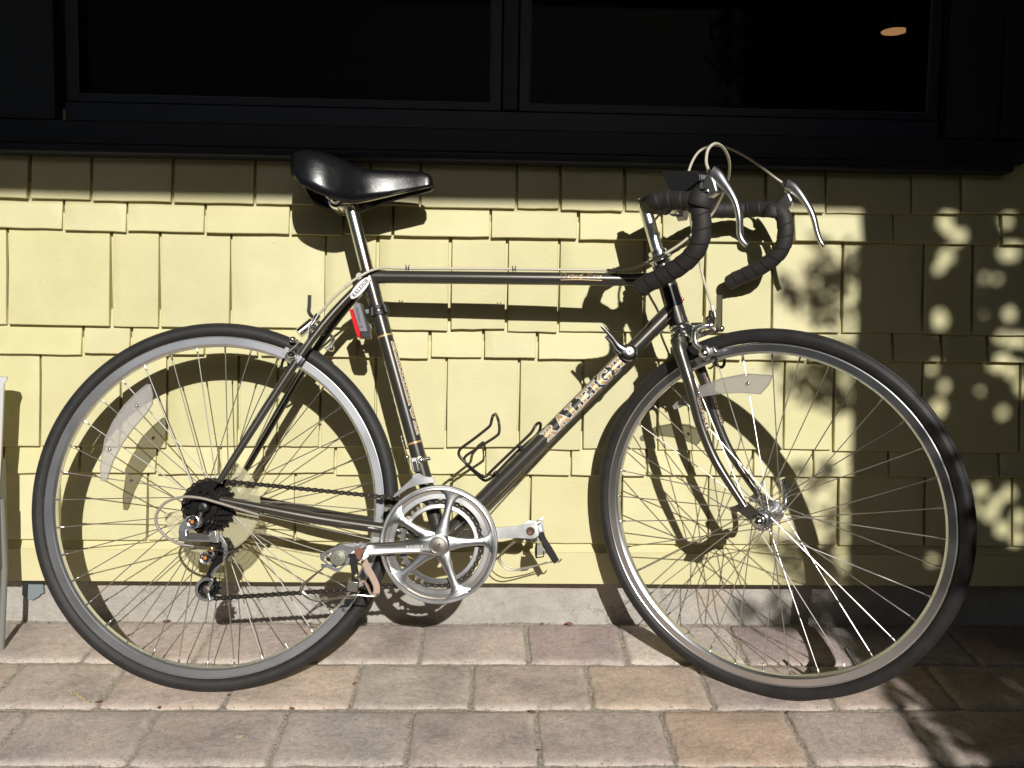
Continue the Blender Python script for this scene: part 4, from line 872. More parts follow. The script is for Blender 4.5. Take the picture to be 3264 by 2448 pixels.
# ---- rear derailleur
rd = empty('rear_derailleur', 'silver rear derailleur', 'x'); del rd['category']; rd.parent = bike
b1 = bp('P', 412, 640, -.082); b2 = bp('P', 525, 990, -.088)
hg = MB(); hg.tube([V((RA.x-.006, -.066, RA.z-.006)), V((b1.x+.004, -.068, b1.z+.006))], .0085, 12, flat=.45, up=(1, 0, 0)); hg.build('hanger', 'cog_black', rd)
m_ = MB(); P = P2('P', -.080)
plate([(350, 590), (410, 580), (470, 600), (485, 650), (455, 700), (400, 715), (350, 725), (300, 745), (265, 760), (275, 690), (305, 640)], P2('P', -.086), .016, 'upper_knuckle', 'aluminium', rd, bev=.003)
plate([(275, 730), (340, 725), (345, 770), (560, 775), (560, 735), (630, 728), (632, 850), (560, 835), (400, 830), (350, 835), (262, 828)], P2('P', -.092), .014, 'parallelogram', 'aluminium', rd, bev=.0025)
plate([(345, 745), (575, 765), (560, 812), (340, 800)], P2('P', -.0955), .004, 'name_plate', 'worn_steel', rd, bev=.0012)
plate([(560, 740), (640, 735), (655, 860), (620, 1000), (560, 1040), (500, 960), (560, 900)], P2('P', -.078), .014, 'lower_knuckle', 'dark_metal', rd, bev=.003)
for q, cc in ((b1, 'chrome'), (b2, 'chrome')):
    m_ = MB(); m_.rev(V((q.x, -.088, q.z)), (0, -1, 0), [(.0108, -.016), (.0108, .001), (.0092, .0028), (.0062, .0020), (.0055, .0010), (.0001, .001)], 28); m_.build('pivot_bolt', cc, rd)
    m_ = MB(); m_.rev(V((q.x, -.0895, q.z)), (0, -1, 0), [(.0038, 0), (.0001, .0004)], 6); m_.build('bolt_socket', 'rust_orange', rd)
cg = P2('P', -.066)
plate([(640, 755), (690, 790), (735, 870), (742, 950), (700, 1030), (640, 1100), (600, 1160), (560, 1150), (560, 1110), (610, 1050), (640, 980), (700, 960), (705, 900), (680, 840), (630, 780)], cg, .0022, 'derailleur_cage', 'aluminium', rd)
plate([(600, 1000), (700, 960), (690, 1030), (610, 1090), (560, 1170), (540, 1150)], P2('P', -.069), .003, 'cage_arm', 'cog_black', rd)
lp = []
for i in range(25): t = radians(60+250*i/24); lp.append((LP.x+cos(t)*.0215, LP.z+sin(t)*.0215))
for i in range(25): t = radians(310-250*i/24); lp.append((LP.x+cos(t)*.0160, LP.z+sin(t)*.0160))
m_ = MB(); m_.prism([lp], lambda x, y, z: V((x, z, y)), -.0665, -.064); m_.tube([V((LP.x+.010, -.0665, LP.z+.018)), V((LP.x+.003, -.0665, LP.z+.004)), V((LP.x, -.0665, LP.z)), V((LP.x+.006, -.0665, LP.z-.018))], .0032, 8, flat=.5, up=(1, 0, 0)); m_.build('pulley_cage', 'aluminium', rd)
for c_, wv in ((LP, -.0435), (V((upc.x, 0, upc.z)), -.0405)):
    m_ = MB(); loop = [(cos(2*pi*(i+ph)/11)*r_, sin(2*pi*(i+ph)/11)*r_) for i in range(11) for ph, r_ in ((-.3, .0165), (-.1, .0210), (.1, .0210), (.3, .0165))]
    m_.prism([loop], lambda x, y, z: V((c_.x+x, z, c_.z+y)), wv-.002, wv+.002); m_.rev(V((c_.x, wv, c_.z)), (0, -1, 0), [(.010, .002), (.0095, .012), (.0055, .013), (.0055, .018), (.0001, .0185)], 20); m_.build('pulley', 'cog_black', rd)
m_ = MB(); m_.rev(V((LP.x, -.0665, LP.z)), (0, -1, 0), [(.0078, 0), (.0072, .0018), (.0048, .002), (.0046, .0040), (.0001, .0042)], 6); m_.build('pulley_bolt', 'worn_steel', rd)
m_ = MB(); m_.tube([bp('P', 330, 868, -.094), bp('P', 420, 880, -.094)], [.0045, .0035], 10); m_.tube([bp('P', 420, 880, -.094), bp('P', 560, 895, -.094)], .0016, 6); m_.tube([bp('P', 600, 905, -.094), bp('P', 740, 935, -.095), bp('P', 835, 915, -.096)], .0008, 5); m_.build('cable_adjuster', 'worn_steel', rd)
m_ = MB(); m_.sphere(bp('P', 585, 905, -.096), .0058, 10, sy=.6); m_.build('cable_bolt', 'brass', rd)
m_ = MB(); m_.tube(spline([bp('P', 1045, 578, -.062), bp('P', 850, 520, -.072), bp('P', 650, 460, -.082), bp('P', 480, 415, -.088), bp('P', 310, 405, -.092), bp('P', 150, 455, -.094), bp('P', 62, 560, -.096), bp('P', 60, 670, -.096), bp('P', 140, 780, -.096), bp('P', 250, 845, -.095), bp('P', 340, 870, -.094)], 8), .0026, 10); m_.build('shift_cable_housing', 'grey_housing', bike)
m_ = MB(); q = bp('P', 1052, 575, -.060); m_.cyl(q, q+V((.004, 0, .004)), .005); m_.tube([q, bp('J', 600, 215, -.055)*0+BB+V((-.02, -.03, -.018))], .0007, 5); m_.build('bare_cable', 'spoke_steel', bike)

# ---- front derailleur
fd = empty('front_derailleur', 'silver front derailleur', 'x'); del fd['category']; fd.parent = bike
plate([(480, 670), (640, 640), (655, 700), (720, 1020), (580, 1050), (520, 900), (490, 760)], P2('L', -.036), .016, 'derailleur_body', 'aluminium', fd, bev=.0015)
plate([(530, 760), (630, 740), (690, 1000), (590, 1020)], P2('L', -.038), .003, 'derailleur_link', 'chrome', fd, bev=.0008)
plate([(545, 1100), (620, 1070), (740, 1065), (780, 1110), (880, 1150), (1000, 1165), (1090, 1170), (1130, 1310), (960, 1330), (700, 1370), (400, 1480), (160, 1650), (40, 1720), (20, 1690), (60, 1620), (250, 1440), (440, 1270), (520, 1190)], P2('L', -.0655), .0022, 'derailleur_cage', 'aluminium', fd)
plate([(545, 1140), (880, 1190), (700, 1350), (400, 1440), (160, 1620), (40, 1700), (60, 1640), (250, 1450), (440, 1290)], P2('L', -.036), .002, 'derailleur_cage', 'dark_metal', fd)
m_ = MB(); q = bp('M', 112, 452, -.066); m_.cyl(q+V((0, -.003, 0)), q+V((0, .03, 0)), .0042); m_.build('cage_screw', 'worn_steel', fd)
p_ = bp('L', 760, 700, -.014); cl_ = BB+sdir*((V((p_.x, 0, p_.z))-BB).dot(sdir)); m_ = MB(); m_.rev(cl_, sdir, [(.0146, -.006), (.0160, -.006), (.0160, .006), (.0146, .006)], 32); m_.build('clamp_band', 'worn_steel', fd)
m_ = MB(); q = bp('L', 770, 710, -.018); m_.sphere(q, .0048, 12, sy=.8); m_.cyl(q+V((.006, .003, .001)), q+V((.016, .006, .003)), .0038, seg=12); m_.build('clamp_bolt', 'chrome', fd)
m_ = MB(); q = bp('L', 390, 640, -.03); m_.sphere(q, .0050, 10, sy=.8); m_.tube([q, bp('L', 290, 280, -.028), bp('L', 235, 90, -.026)], .0007, 5); m_.sphere(bp('L', 270, 220, -.028), .0026, 8); m_.sphere(bp('L', 237, 100, -.027), .0022, 8); m_.tube([q, bp('L', 480, 900, -.03)], .0008, 5); m_.build('cable_end', 'worn_steel', fd)

# ---- shifters on the down tube
for s in (-1, 1):
    sh = empty('shift_lever', 'chrome down tube shift lever', 'x'); del sh['category']; sh.parent = bike
    q = bp('A', 850, 690, -.020); qc = V((q.x, 0, q.z)); m_ = MB()
    m_.rev(qc, (0, s, 0), [(.0150, .014), (.0150, .0185), (.0165, .0195), (.0165, .0235), (.013, .026), (.0075, .0265), (.0070, .030), (.0030, .0305), (.0001, .0300)], 32); m_.build('lever_boss', 'chrome', sh)
    tip = bp('A', 375, 215, -.030); k2 = bp('A', 560, 420, -.027); k3 = bp('A', 690, 590, -.024)
    pts = [V((p_.x, s*abs(p_.y), p_.z)) for p_ in (qc+V((0, -.022, 0)), k3, k2, tip)]
    if s > 0: pts = [qc+V((0, .022, 0)), V((k3.x+.004, .024, k3.z-.002)), V((k2.x+.008, .026, k2.z-.006)), V((tip.x+.014, .028, tip.z-.012))]
    m_ = MB(); pts = spline(pts, 5); m_.tube(pts, [.010, .0098, .0095, .009, .0085, .0078, .007, .0062, .0055, .005, .0046, .0043, .004, .0038, .0036, .003][:len(pts)], 10, flat=.38, up=(.7, 0, .7)); m_.build('lever_arm', 'chrome', sh)
    m_ = MB(); m_.tube([qc+V((.012, s*.016, -.010)), qc-ddir*.03+V((0, s*.013, -.0135)), BB+V((.02, s*.013, -.017))], .0009, 6); m_.build('bare_cable', 'spoke_steel', sh)
m_ = MB(); m_.rev(qc, ddir, [(.0148, -.009), (.0160, -.009), (.0160, .009), (.0148, .009)], 32); m_.build('shifter_clamp', 'black_enamel', bike)

# ---- bottle cage
bcg = empty('bottle_cage', 'black wire bottle cage on the down tube', 'x'); del bcg['category']; bcg.parent = bike
w1, w2 = -.030, .030
pA = [(1235, 305, -.008), (1200, 335, w1), (1180, 400, w1), (1165, 460, w1), (1120, 510, w1), (930, 660, w1), (760, 785, w1), (718, 850, w1), (740, 920, w1), (850, 1030, w1), (980, 1140, w1*.7), (1060, 1190, -.014), (1110, 1180, -.012), (1200, 1090, -.012), (1450, 850, -.012), (1620, 690, -.012), (1740, 570, -.012), (1800, 470, -.011), (1848, 432, -.005), (1872, 450, 0)]
pB = [(1235, 305, -.008), (1260, 350, w2), (1285, 440, w2), (1288, 560, w2), (1240, 625, w2), (1000, 780, w2), (830, 890, w2), (795, 950, w2), (830, 1020, w2), (940, 1130, w2*.7), (1060, 1235, .014), (1130, 1235, .012), (1240, 1150, .012), (1500, 880, .012), (1680, 720, .012), (1800, 620, .012), (1862, 530, .010), (1872, 450, 0)]
for pp_ in (pA, pB):
    m_ = MB(); m_.tube(spline([bp('N', x, y, w_) for x, y, w_ in pp_], 5), .0028, 10); m_.build('cage_wire', 'cage_black', bcg)
for x, y in ((1600, 795), (1250, 1150)):
    m_ = MB(); q = bp('N', x, y, 0); m_.tube([q+V((-.004, -.003, .004)), q-V((-.008, .003, .012))], .0045, 12); m_.build('cage_mount', 'black_enamel', bcg)

# ---- tail light
tl = empty('tail_light', 'grey and red tail light strapped to the seat tube', 'x'); del tl['category']; tl.parent = bike
D_ = P2('D', -.016)
plate([(1395, 360), (1475, 358), (1612, 868), (1480, 868), (1348, 455)], D_, .030, 'light_body', 'lamp_grey', tl, bev=.0012)
plate([(1482, 870), (1614, 870), (1655, 972), (1500, 972)], P2('D', -.0155), .029, 'light_base', 'lamp_black', tl, bev=.0012)
plate([(1288, 488), (1343, 455), (1478, 868), (1497, 972), (1445, 968), (1405, 900)], P2('D', -.0150), .028, 'red_lens', 'red_lens', tl, bev=.0015)
plate([(1478, 358), (1500, 365), (1560, 560), (1650, 800), (1668, 972), (1655, 972), (1614, 868)], P2('D', -.010), .018, 'light_back', 'lamp_black', tl, bev=.0008)
plate([(1560, 480), (1650, 462), (1680, 530), (1590, 555)], P2('D', -.014), .014, 'light_clip', 'lamp_grey', tl, bev=.0008)
plate([(1640, 715), (1670, 740), (1690, 815), (1660, 800)], P2('D', -.008), .008, 'light_latch', 'lamp_grey', tl)
for yy in (402, 520):
    p_ = bp('D', 1830, yy+12, -.014); q = BB+sdir*((V((p_.x, 0, p_.z))-BB).dot(sdir)); m_ = MB(); m_.rev(q, (sdir+V((.12, 0, 0))).normalized(), [(.0146, -.0035), (.0180, -.0035), (.0180, .0035), (.0146, .0035)], 32); m_.build('rubber_strap', 'black_rubber', tl)
for (x0, y0, x1, y1) in ((1690, 450, 1690, 590), (1900, 395, 1945, 520)):
    m_ = MB(); m_.tube([bp('D', x0, y0, -.014), bp('D', x1, y1, -.014)], .006, 10); m_.build('rubber_strap', 'black_rubber', tl)
# printed name on the light (flat print in a rounded sans)
def text_obj(s, size, par, c, ex, ey, mt, name='print', extr=.0001, T=None, bold=0.0):
    cu_ = bpy.data.curves.new(name, 'FONT'); cu_.body = s; cu_.size = size; cu_.extrude = extr; cu_.offset = bold; cu_.align_x = 'CENTER'; cu_.align_y = 'CENTER'
    to = bpy.data.objects.new(name, cu_); col.objects.link(to); dg = bpy.context.evaluated_depsgraph_get(); me = bpy.data.meshes.new_from_object(to.evaluated_get(dg)); bpy.data.objects.remove(to)
    me.materials.clear(); me.materials.append(MATS[mt]); o = bpy.data.objects.new(name, me); col.objects.link(o); o.parent = par
    ez = ex.cross(ey); o.matrix_local = Matrix(((ex.x, ey.x, ez.x, c.x), (ex.y, ey.y, ez.y, c.y), (ex.z, ey.z, ez.z, c.z), (0, 0, 0, 1))); return o
ta, tb = bp('D', 1420, 440, -.0164), bp('D', 1500, 775, -.0164); ex = (tb-ta).normalized(); ez = V((0, -1, 0)); ey = ez.cross(ex)
text_obj('blackburn', (tb-ta).length/4.6, tl, (ta+tb)/2-ex*.003, ex, ey, 'print_dark')
m_ = MB(); q = bp('D', 1505, 755, -.0166); m_.tube(spline([q+ex*.0035+ey*.003, q-ey*.003, q+ex*.004-ey*.0035, q+ex*.0045+ey*.0012], 4), .0005, 5); m_.build('print_mark', 'print_dark', tl)

# ---- seatpost and saddle
sp_top = bp('E', 960, 800, 0); sp_top.y = 0
m_ = MB(); spd = ST_T+sdir*.01; m_.tube([spd-sdir*.02, sp_top+sdir*.02], .0128, 28); m_.build('seatpost', 'seatpost_metal', bike)
sad = empty('saddle', 'glossy black leather saddle', 'x'); del sad['category']; sad.parent = bike
# sections: x on E crop, top y, skirt y, half width, roundness
SEC = [(135, 205, 260, .020), (150, 140, 300, .045), (200, 95, 400, .066), (300, 78, 500, .075), (450, 88, 580, .078), (640, 130, 665, .074), (820, 190, 735, .063), (960, 250, 762, .051), (1080, 298, 758, .041), (1250, 322, 728, .031), (1500, 332, 682, .0225), (1750, 338, 632, .0185), (1950, 352, 586, .0175), (2050, 378, 560, .0165), (2105, 425, 560, .013), (2125, 480, 550, .006)]
m_ = MB(); rg = []; inner = []
for x, yt, ys, hw_ in SEC:
    pt_ = bp('E', x, yt, 0); ps_ = bp('E', x, ys, -hw_*.98); u_ = (pt_.x+ps_.x)/2; zt_ = pt_.z; zs_ = ps_.z; H_ = zt_-zs_; row = []
    for k in range(21):
        f_ = -1+2*k/20; a_ = abs(f_)
        if a_ < .55: y_ = hw_*.86*(a_/.55); z_ = zt_-H_*.16*(a_/.55)**2.2
        else: s_ = (a_-.55)/.45; y_ = hw_*(.86+.14*sin(s_*pi/2)-.02*s_); z_ = zt_-H_*(.16+.84*s_**1.1)
        row.append(V((u_, y_*(1 if f_ > 0 else -1), z_)))
    rg.append(row)
# smooth along the length
R2 = []
for i in range(len(rg)-1):
    for k in range(5):
        t = k/5; a, b, c, d = rg[max(i-1, 0)], rg[i], rg[i+1], rg[min(i+2, len(rg)-1)]
        R2.append([.5*((2*b[j])+(c[j]-a[j])*t+(2*a[j]-5*b[j]+4*c[j]-d[j])*t*t+(3*b[j]-a[j]-3*c[j]+d[j])*t**3) for j in range(21)])
R2.append(rg[-1]); m_.rings(R2, ringclosed=False, caps=False)
so = m_.build('saddle_cover', 'leather', sad, ang=80); sm = so.modifiers.new('thick', 'SOLIDIFY'); sm.thickness = .0045; sm.offset = -1
cc = sum((r[10] for r in (rg[0], rg[0])), V())/2
m_ = MB(); n_ = len(rg[0]); m_.add(rg[0]+[V((rg[0][10].x-.001, 0, (rg[0][0].z+rg[0][10].z)/2))], [(i, i+1, n_) for i in range(n_-1)]); m_.build('saddle_end', 'leather', sad)
m_ = MB()
for s in (-1, 1):
    m_.tube(spline([bp('E', 2060, 540, s*.006), bp('E', 1800, 600, s*.014), bp('E', 1200, 740, s*.021), bp('E', 950, 770, s*.022), bp('E', 700, 740, s*.026), bp('E', 420, 420, s*.045)], 5), .0036, 8)
m_.build('saddle_rail', 'worn_steel', sad)
m_ = MB(); c_ = bp('E', 760, 780, -.020); m_.rev(V((c_.x, 0, c_.z+.004)), (0, -1, 0), [(.0001, .033), (.006, .0335), (.0085, .031), (.009, .027), (.0145, .026), (.016, .022), (.0165, .014), (.0165, -.014), (.016, -.022), (.0145, -.026), (.009, -.027), (.008, -.033), (.0001, -.033)], 28)
m_.build('saddle_clamp', 'chrome', sad)

# ---- rear brake
rb = empty('rear_brake', 'silver rear brake caliper', 'x'); del rb['category']; rb.parent = bike
def B(x, y, w_): return bp('D', x, y, w_)
m_ = MB(); m_.tube(spline([B(640, 740, -.012), B(600, 830, -.022), B(600, 930, -.032), B(560, 1060, -.038), B(430, 1190, -.040), B(400, 1250, -.040), B(330, 1370, -.040), B(240, 1360, -.040), B(190, 1290, -.040), B(200, 1210, -.040)], 5), .0052, 10, flat=.7); m_.build('brake_arm', 'aluminium', rb)
m_ = MB(); m_.tube(spline([B(650, 760, .012), B(760, 900, .022), B(950, 930, .034), B(1010, 1010, .040), B(950, 1120, .040), B(870, 1180, .038)], 5), .0050, 10, flat=.7); m_.build('brake_arm', 'aluminium', rb)
m_ = MB(); m_.cyl(B(400, 900, -.010), B(640, 700, .0), .0095, seg=16); m_.cyl(B(640, 790, -.02), B(700, 800, -.02), .006, seg=12); m_.sphere(B(290, 1010, -.026), .0065, 12); m_.cyl(B(310, 1020, -.024), B(380, 1050, -.02), .004, seg=10); m_.build('caliper_pivot', 'chrome', rb)
m_ = MB(); m_.cyl(B(620, 760, -.018), B(740, 600, -.012), .0042, seg=12); m_.cyl(B(690, 660, -.015), B(740, 580, -.012), .0062, seg=12); m_.build('cable_adjuster', 'chrome', rb)
for poly in ([(165, 1130), (235, 1165), (170, 1280), (100, 1245)], [(385, 1270), (470, 1330), (375, 1435), (305, 1385)]):
    plate(poly, P2('D', -.046), .020, 'pad_holder', 'aluminium', rb, bev=.0008)
m_ = MB(); q = B(260, 1280, -.048); m_.rev(q, (0, -1, 0), [(.0085, -.012), (.0085, 0), (.0055, .004), (.0001, .006)], 20); m_.build('pad_bolt', 'chrome', rb)
m_ = MB(); m_.tube(spline([B(140, 1340, -.03), B(100, 1450, -.03), B(130, 1520, -.03), B(300, 1450, -.02), B(340, 1460, -.02), B(290, 1540, -.01), B(230, 1480, 0), B(210, 1380, 0)], 4), .0026, 8); m_.build('pad_guide', 'black_enamel', rb)
m_ = MB(); q = B(970, 1160, .048); m_.sphere(q, .0075, 12); m_.build('pad_bolt', 'chrome', rb)
ribbon([B(592, 225, -.004), B(590, 300, -.004), B(585, 420, -.004), B(580, 520, -.004), B(640, 610, -.002), B(780, 730, .006), B(890, 830, .012)], .0068, .0024, 'release_arm', 'worn_steel', rb, V((1, -.2, .5)))
m_ = MB(); m_.tube([B(720, 620, -.014), B(620, 820, -.022), B(330, 1130, -.036), B(70, 1360, -.048)], .0007, 5); m_.build('bare_cable', 'spoke_steel', rb)

# ---- fork and headset
fk = MB(); fk.tube([HB-AX*.014, HB-AX*.034], .0215, 24); 
fork = fk.build('fork_crown', 'frame_paint', bike, T=ff); lb(fork, 'fork crown with curved blades')
cr2 = HB-AX*.030
for s in (-1, 1):
    pts = [cr2+V((0, s*.026, 0)), fp('G', 640, 640, -.033), fp('G', 735, 950, -.036), fp('G', 850, 1330, -.040), fp('T', 252, 860, -.042), fp('T', 330, 1055, -.044), fp('T', 430, 1222, -.046), fp('T', 522, 1362, -.048)]
    pts = [V((p.x, s*abs(p.y), p.z)) for p in pts]
    k_ = spline(pts, 5); n_ = len(k_); m_ = MB(); m_.tube(k_, [.0135-.0070*(i/(n_-1))**1.2 for i in range(n_)], 20); bl_ = m_.build('fork_blade', 'frame_paint', bike, T=ff)
    m_ = MB(); m_.tube([cr2+V((0, s*.012, .004)), cr2+V((0, s*.030, -.004))], [.015, .0145], 16); m_.tube([pts[0]+AX*.006, pts[0]-AX*.020], [.0150, .0143], 20); m_.build('crown_shoulder', 'frame_paint', bike, T=ff)
    e_ = pts[-1]; m_ = MB(); hx, hz = HUBF.x, HUBF.z
    lp = [(e_.x-.006, e_.z+.012), (e_.x+.006, e_.z+.008), (hx+.012, hz+.006), (hx+.011, hz-.009), (hx, hz-.013), (hx-.012, hz-.006), (e_.x-.012, e_.z-.010), (e_.x-.018, e_.z-.004), (e_.x-.014, e_.z+.004)]
    m_.prism([lp], lambda x, y, z: V((x, s*z, y)), .0435, .0475); m_.rev(V((e_.x-.015, s*.0455, e_.z-.004)), (0, 1, 0), [(.0065, -.0025), (.0065, .0025), (.003, .0025), (.003, -.0025)], 14, closed=True); m_.build('fork_dropout', 'worn_steel', bike, T=ff)
    # blade lettering and panel line
    b0 = k_[11]; b1_ = k_[22]; dd = (b1_-b0).normalized()
    lettering('RALEIGH', 'lettering', b0, dd, radians(76), .0113 if s < 0 else .0115, .0095, (b1_-b0).length/tot*.9, bike, gold='strap_brown', T=ff, outline=.045, nsub=2)
m_ = MB()
m_.rev(HB, -AX, [(.017, -.003), (.0195, -.002), (.0205, .0005), (.0195, .003), (.0175, .0035), (.0175, .0045), (.020, .0050), (.0222, .0070), (.0225, .0085), (.018, .0095), (.0165, .0100), (.0165, .016)], 36); m_.build('lower_headset', 'chrome', bike, ang=30)
m_ = MB()
m_.rev(HT, AX, [(.017, -.002), (.0185, -.001), (.0195, .003), (.020, .0055), (.0185, .0065), (.0180, .0075), (.0215, .0085), (.0220, .0110), (.0200, .0120), (.0200, .0130), (.0215, .0135), (.0215, .0165), (.0190, .0175), (.0175, .0185), (.0190, .0200), (.0190, .0270), (.0165, .0285), (.0130, .0290)], 36); hs = m_.build('upper_headset', 'chrome', bike, ang=30)
# ---- front brake
fb = empty('front_brake', 'silver front brake caliper', 'x'); del fb['category']; fb.parent = bike
def Gp(x, y, w_): return fp('G', x, y, w_)
m_ = MB(); m_.tube(spline([Gp(1180, 200, -.004), Gp(1080, 215, -.010), Gp(960, 255, -.022), Gp(905, 340, -.034), Gp(900, 450, -.040), Gp(930, 550, -.042), Gp(1010, 610, -.042), Gp(1080, 650, -.042)], 5), [.0066]*16+[.006]*40, 12, flat=.8); m_.build('brake_arm', 'aluminium', fb, T=ff)
plate([(1000, 600), (1060, 555), (1130, 570), (1180, 640), (1190, 740), (1150, 820), (1080, 835), (1020, 790), (990, 700)], lambda x, y: Gp(x, y, -.048), .010, 'brake_arm_end', 'aluminium', fb, T=ff, bev=.003)
plate([(1150, 600), (1240, 575), (1300, 660), (1290, 720), (1190, 750)], lambda x, y: Gp(x, y, -.040), .022, 'pad_holder', 'aluminium', fb, T=ff, bev=.002)
m_ = MB(); m_.rev(Gp(1058, 705, -.050), (0, -1, 0), [(.0085, -.004), (.0085, 0), (.0055, .0035), (.0001, .005)], 20); m_.build('pad_bolt', 'chrome', fb, T=ff)
m_ = MB(); m_.tube(spline([Gp(1020, 250, .004), Gp(1010, 330, .022), Gp(900, 480, .038), Gp(880, 600, .042), Gp(940, 720, .042)], 5), .006, 12, flat=.8); m_.build('brake_arm', 'aluminium', fb, T=ff)
m_ = MB(); m_.sphere(Gp(1185, 210, -.006), .0068, 12); m_.cyl(Gp(860, 215, 0), Gp(1180, 205, -.003), .0068, seg=14); m_.box(Gp(800, 330, -.002), .022, .026, .034, Matrix.Rotation(radians(16), 3, 'Y')); m_.build('caliper_pivot', 'aluminium', fb, T=ff, bevel=.001)
ribbon([Gp(950, 395, -.006), Gp(1100, 345, -.008), Gp(1240, 300, -.009), Gp(1310, 270, -.010), Gp(1338, 200, -.010), Gp(1342, 0, -.010), Gp(1345, -260, -.010), Gp(1347, -330, -.010)], .0125, .0028, 'release_arm', 'worn_steel', fb, V((1, -.4, 0)), T=ff)
m_ = MB(); m_.cyl(fp('F', 1490, 1080, -.004), fp('F', 1520, 1180, -.004), .0042, seg=12); m_.build('cable_end_cap', 'decal_white', fb, T=ff)
m_ = MB(); m_.cyl(fp('F', 1520, 1180, -.004), fp('F', 1540, 1280, -.004), .0068, seg=12); m_.sphere(fp('F', 1430, 1320, -.002), .007, 10); m_.box(fp('F', 1500, 1300, -.002), .014, .012, .030, Matrix.Rotation(radians(8), 3, 'Y')); m_.sphere(fp('F', 1650, 1480, 0), .0065, 10); m_.build('cable_anchor', 'worn_steel', fb, T=ff)
m_ = MB(); m_.tube(spline([Gp(1180, 770, -.030), Gp(1290, 790, -.03), Gp(1250, 900, -.02), Gp(1190, 960, -.01), Gp(1160, 960, -.005)], 4), .0022, 8); m_.tube(spline([Gp(1220, 800, .03), Gp(1410, 770, .036), Gp(1430, 880, .038), Gp(1380, 945, .036), Gp(1290, 900, .03), Gp(1260, 840, .028)], 4), .0030, 8); m_.build('pad_guide', 'black_enamel', fb, T=ff)
plate([(1140, 770), (1400, 720), (1410, 760), (1330, 800), (1150, 830)], lambda x, y: Gp(x, y, .016), .014, 'brake_pad', 'black_rubber', fb, T=ff)

# ---- stem, bars, levers
stt = bq('R', 268, 668, 0); stt.y = 0; st_l = (stt-P0).dot(AX); stt = P0+AX*st_l
EXT = .080; cl = stt+V((EXT, 0, -.020))
m_ = MB(); m_.tube([HT+AX*.025, stt-AX*.010], .0122, 28); m_.tube(spline([stt-AX*.014, stt-AX*.004+PERP*.001, stt+V((.010, 0, -.002)), stt+V((.03, 0, -.007)), cl-V((.012, 0, -.004))], 4), [.0124]*5+[.0122]*4+[.0115]*12, 20)
stem = m_.build('stem', 'aluminium', bike, T=fb_)
m_ = MB(); m_.tube([stt+AX*.006, stt+AX*.0095], [.0085, .0075], 20); m_.build('stem_bolt', 'chrome', bike, T=fb_)
m_ = MB(); m_.cyl(cl+V((0, -.022, 0)), cl+V((0, .022, 0)), .0175, seg=28); m_.build('stem_clamp', 'aluminium', bike, T=fb_)
HW = .186
near = [(378, 672), (490, 658), (600, 662), (700, 672), (768, 730), (790, 830), (792, 920), (780, 1010), (745, 1095), (680, 1175), (600, 1240), (500, 1300), (400, 1352), (300, 1400), (262, 1425)]
drop = [bq('R', x, y, -HW) for x, y in near]
bar0 = [cl, cl+V((0, -.06, 0)), V((cl.x, -.12, cl.z)), V((cl.x+(drop[0].x-cl.x)*.6, -.160, cl.z+(drop[0].z-cl.z)*.6))]
mid = V((drop[1].x, -HW*.98, drop[1].z))
bars = empty('handlebar', 'drop handlebar wrapped in black tape', 'x'); del bars['category']; bars.parent = bike
m_ = MB(); m_.cyl(cl+V((0, -.060, 0)), cl+V((0, .060, 0)), .0128, seg=24); m_.build('bar_centre', 'aluminium', bars, T=fb_)
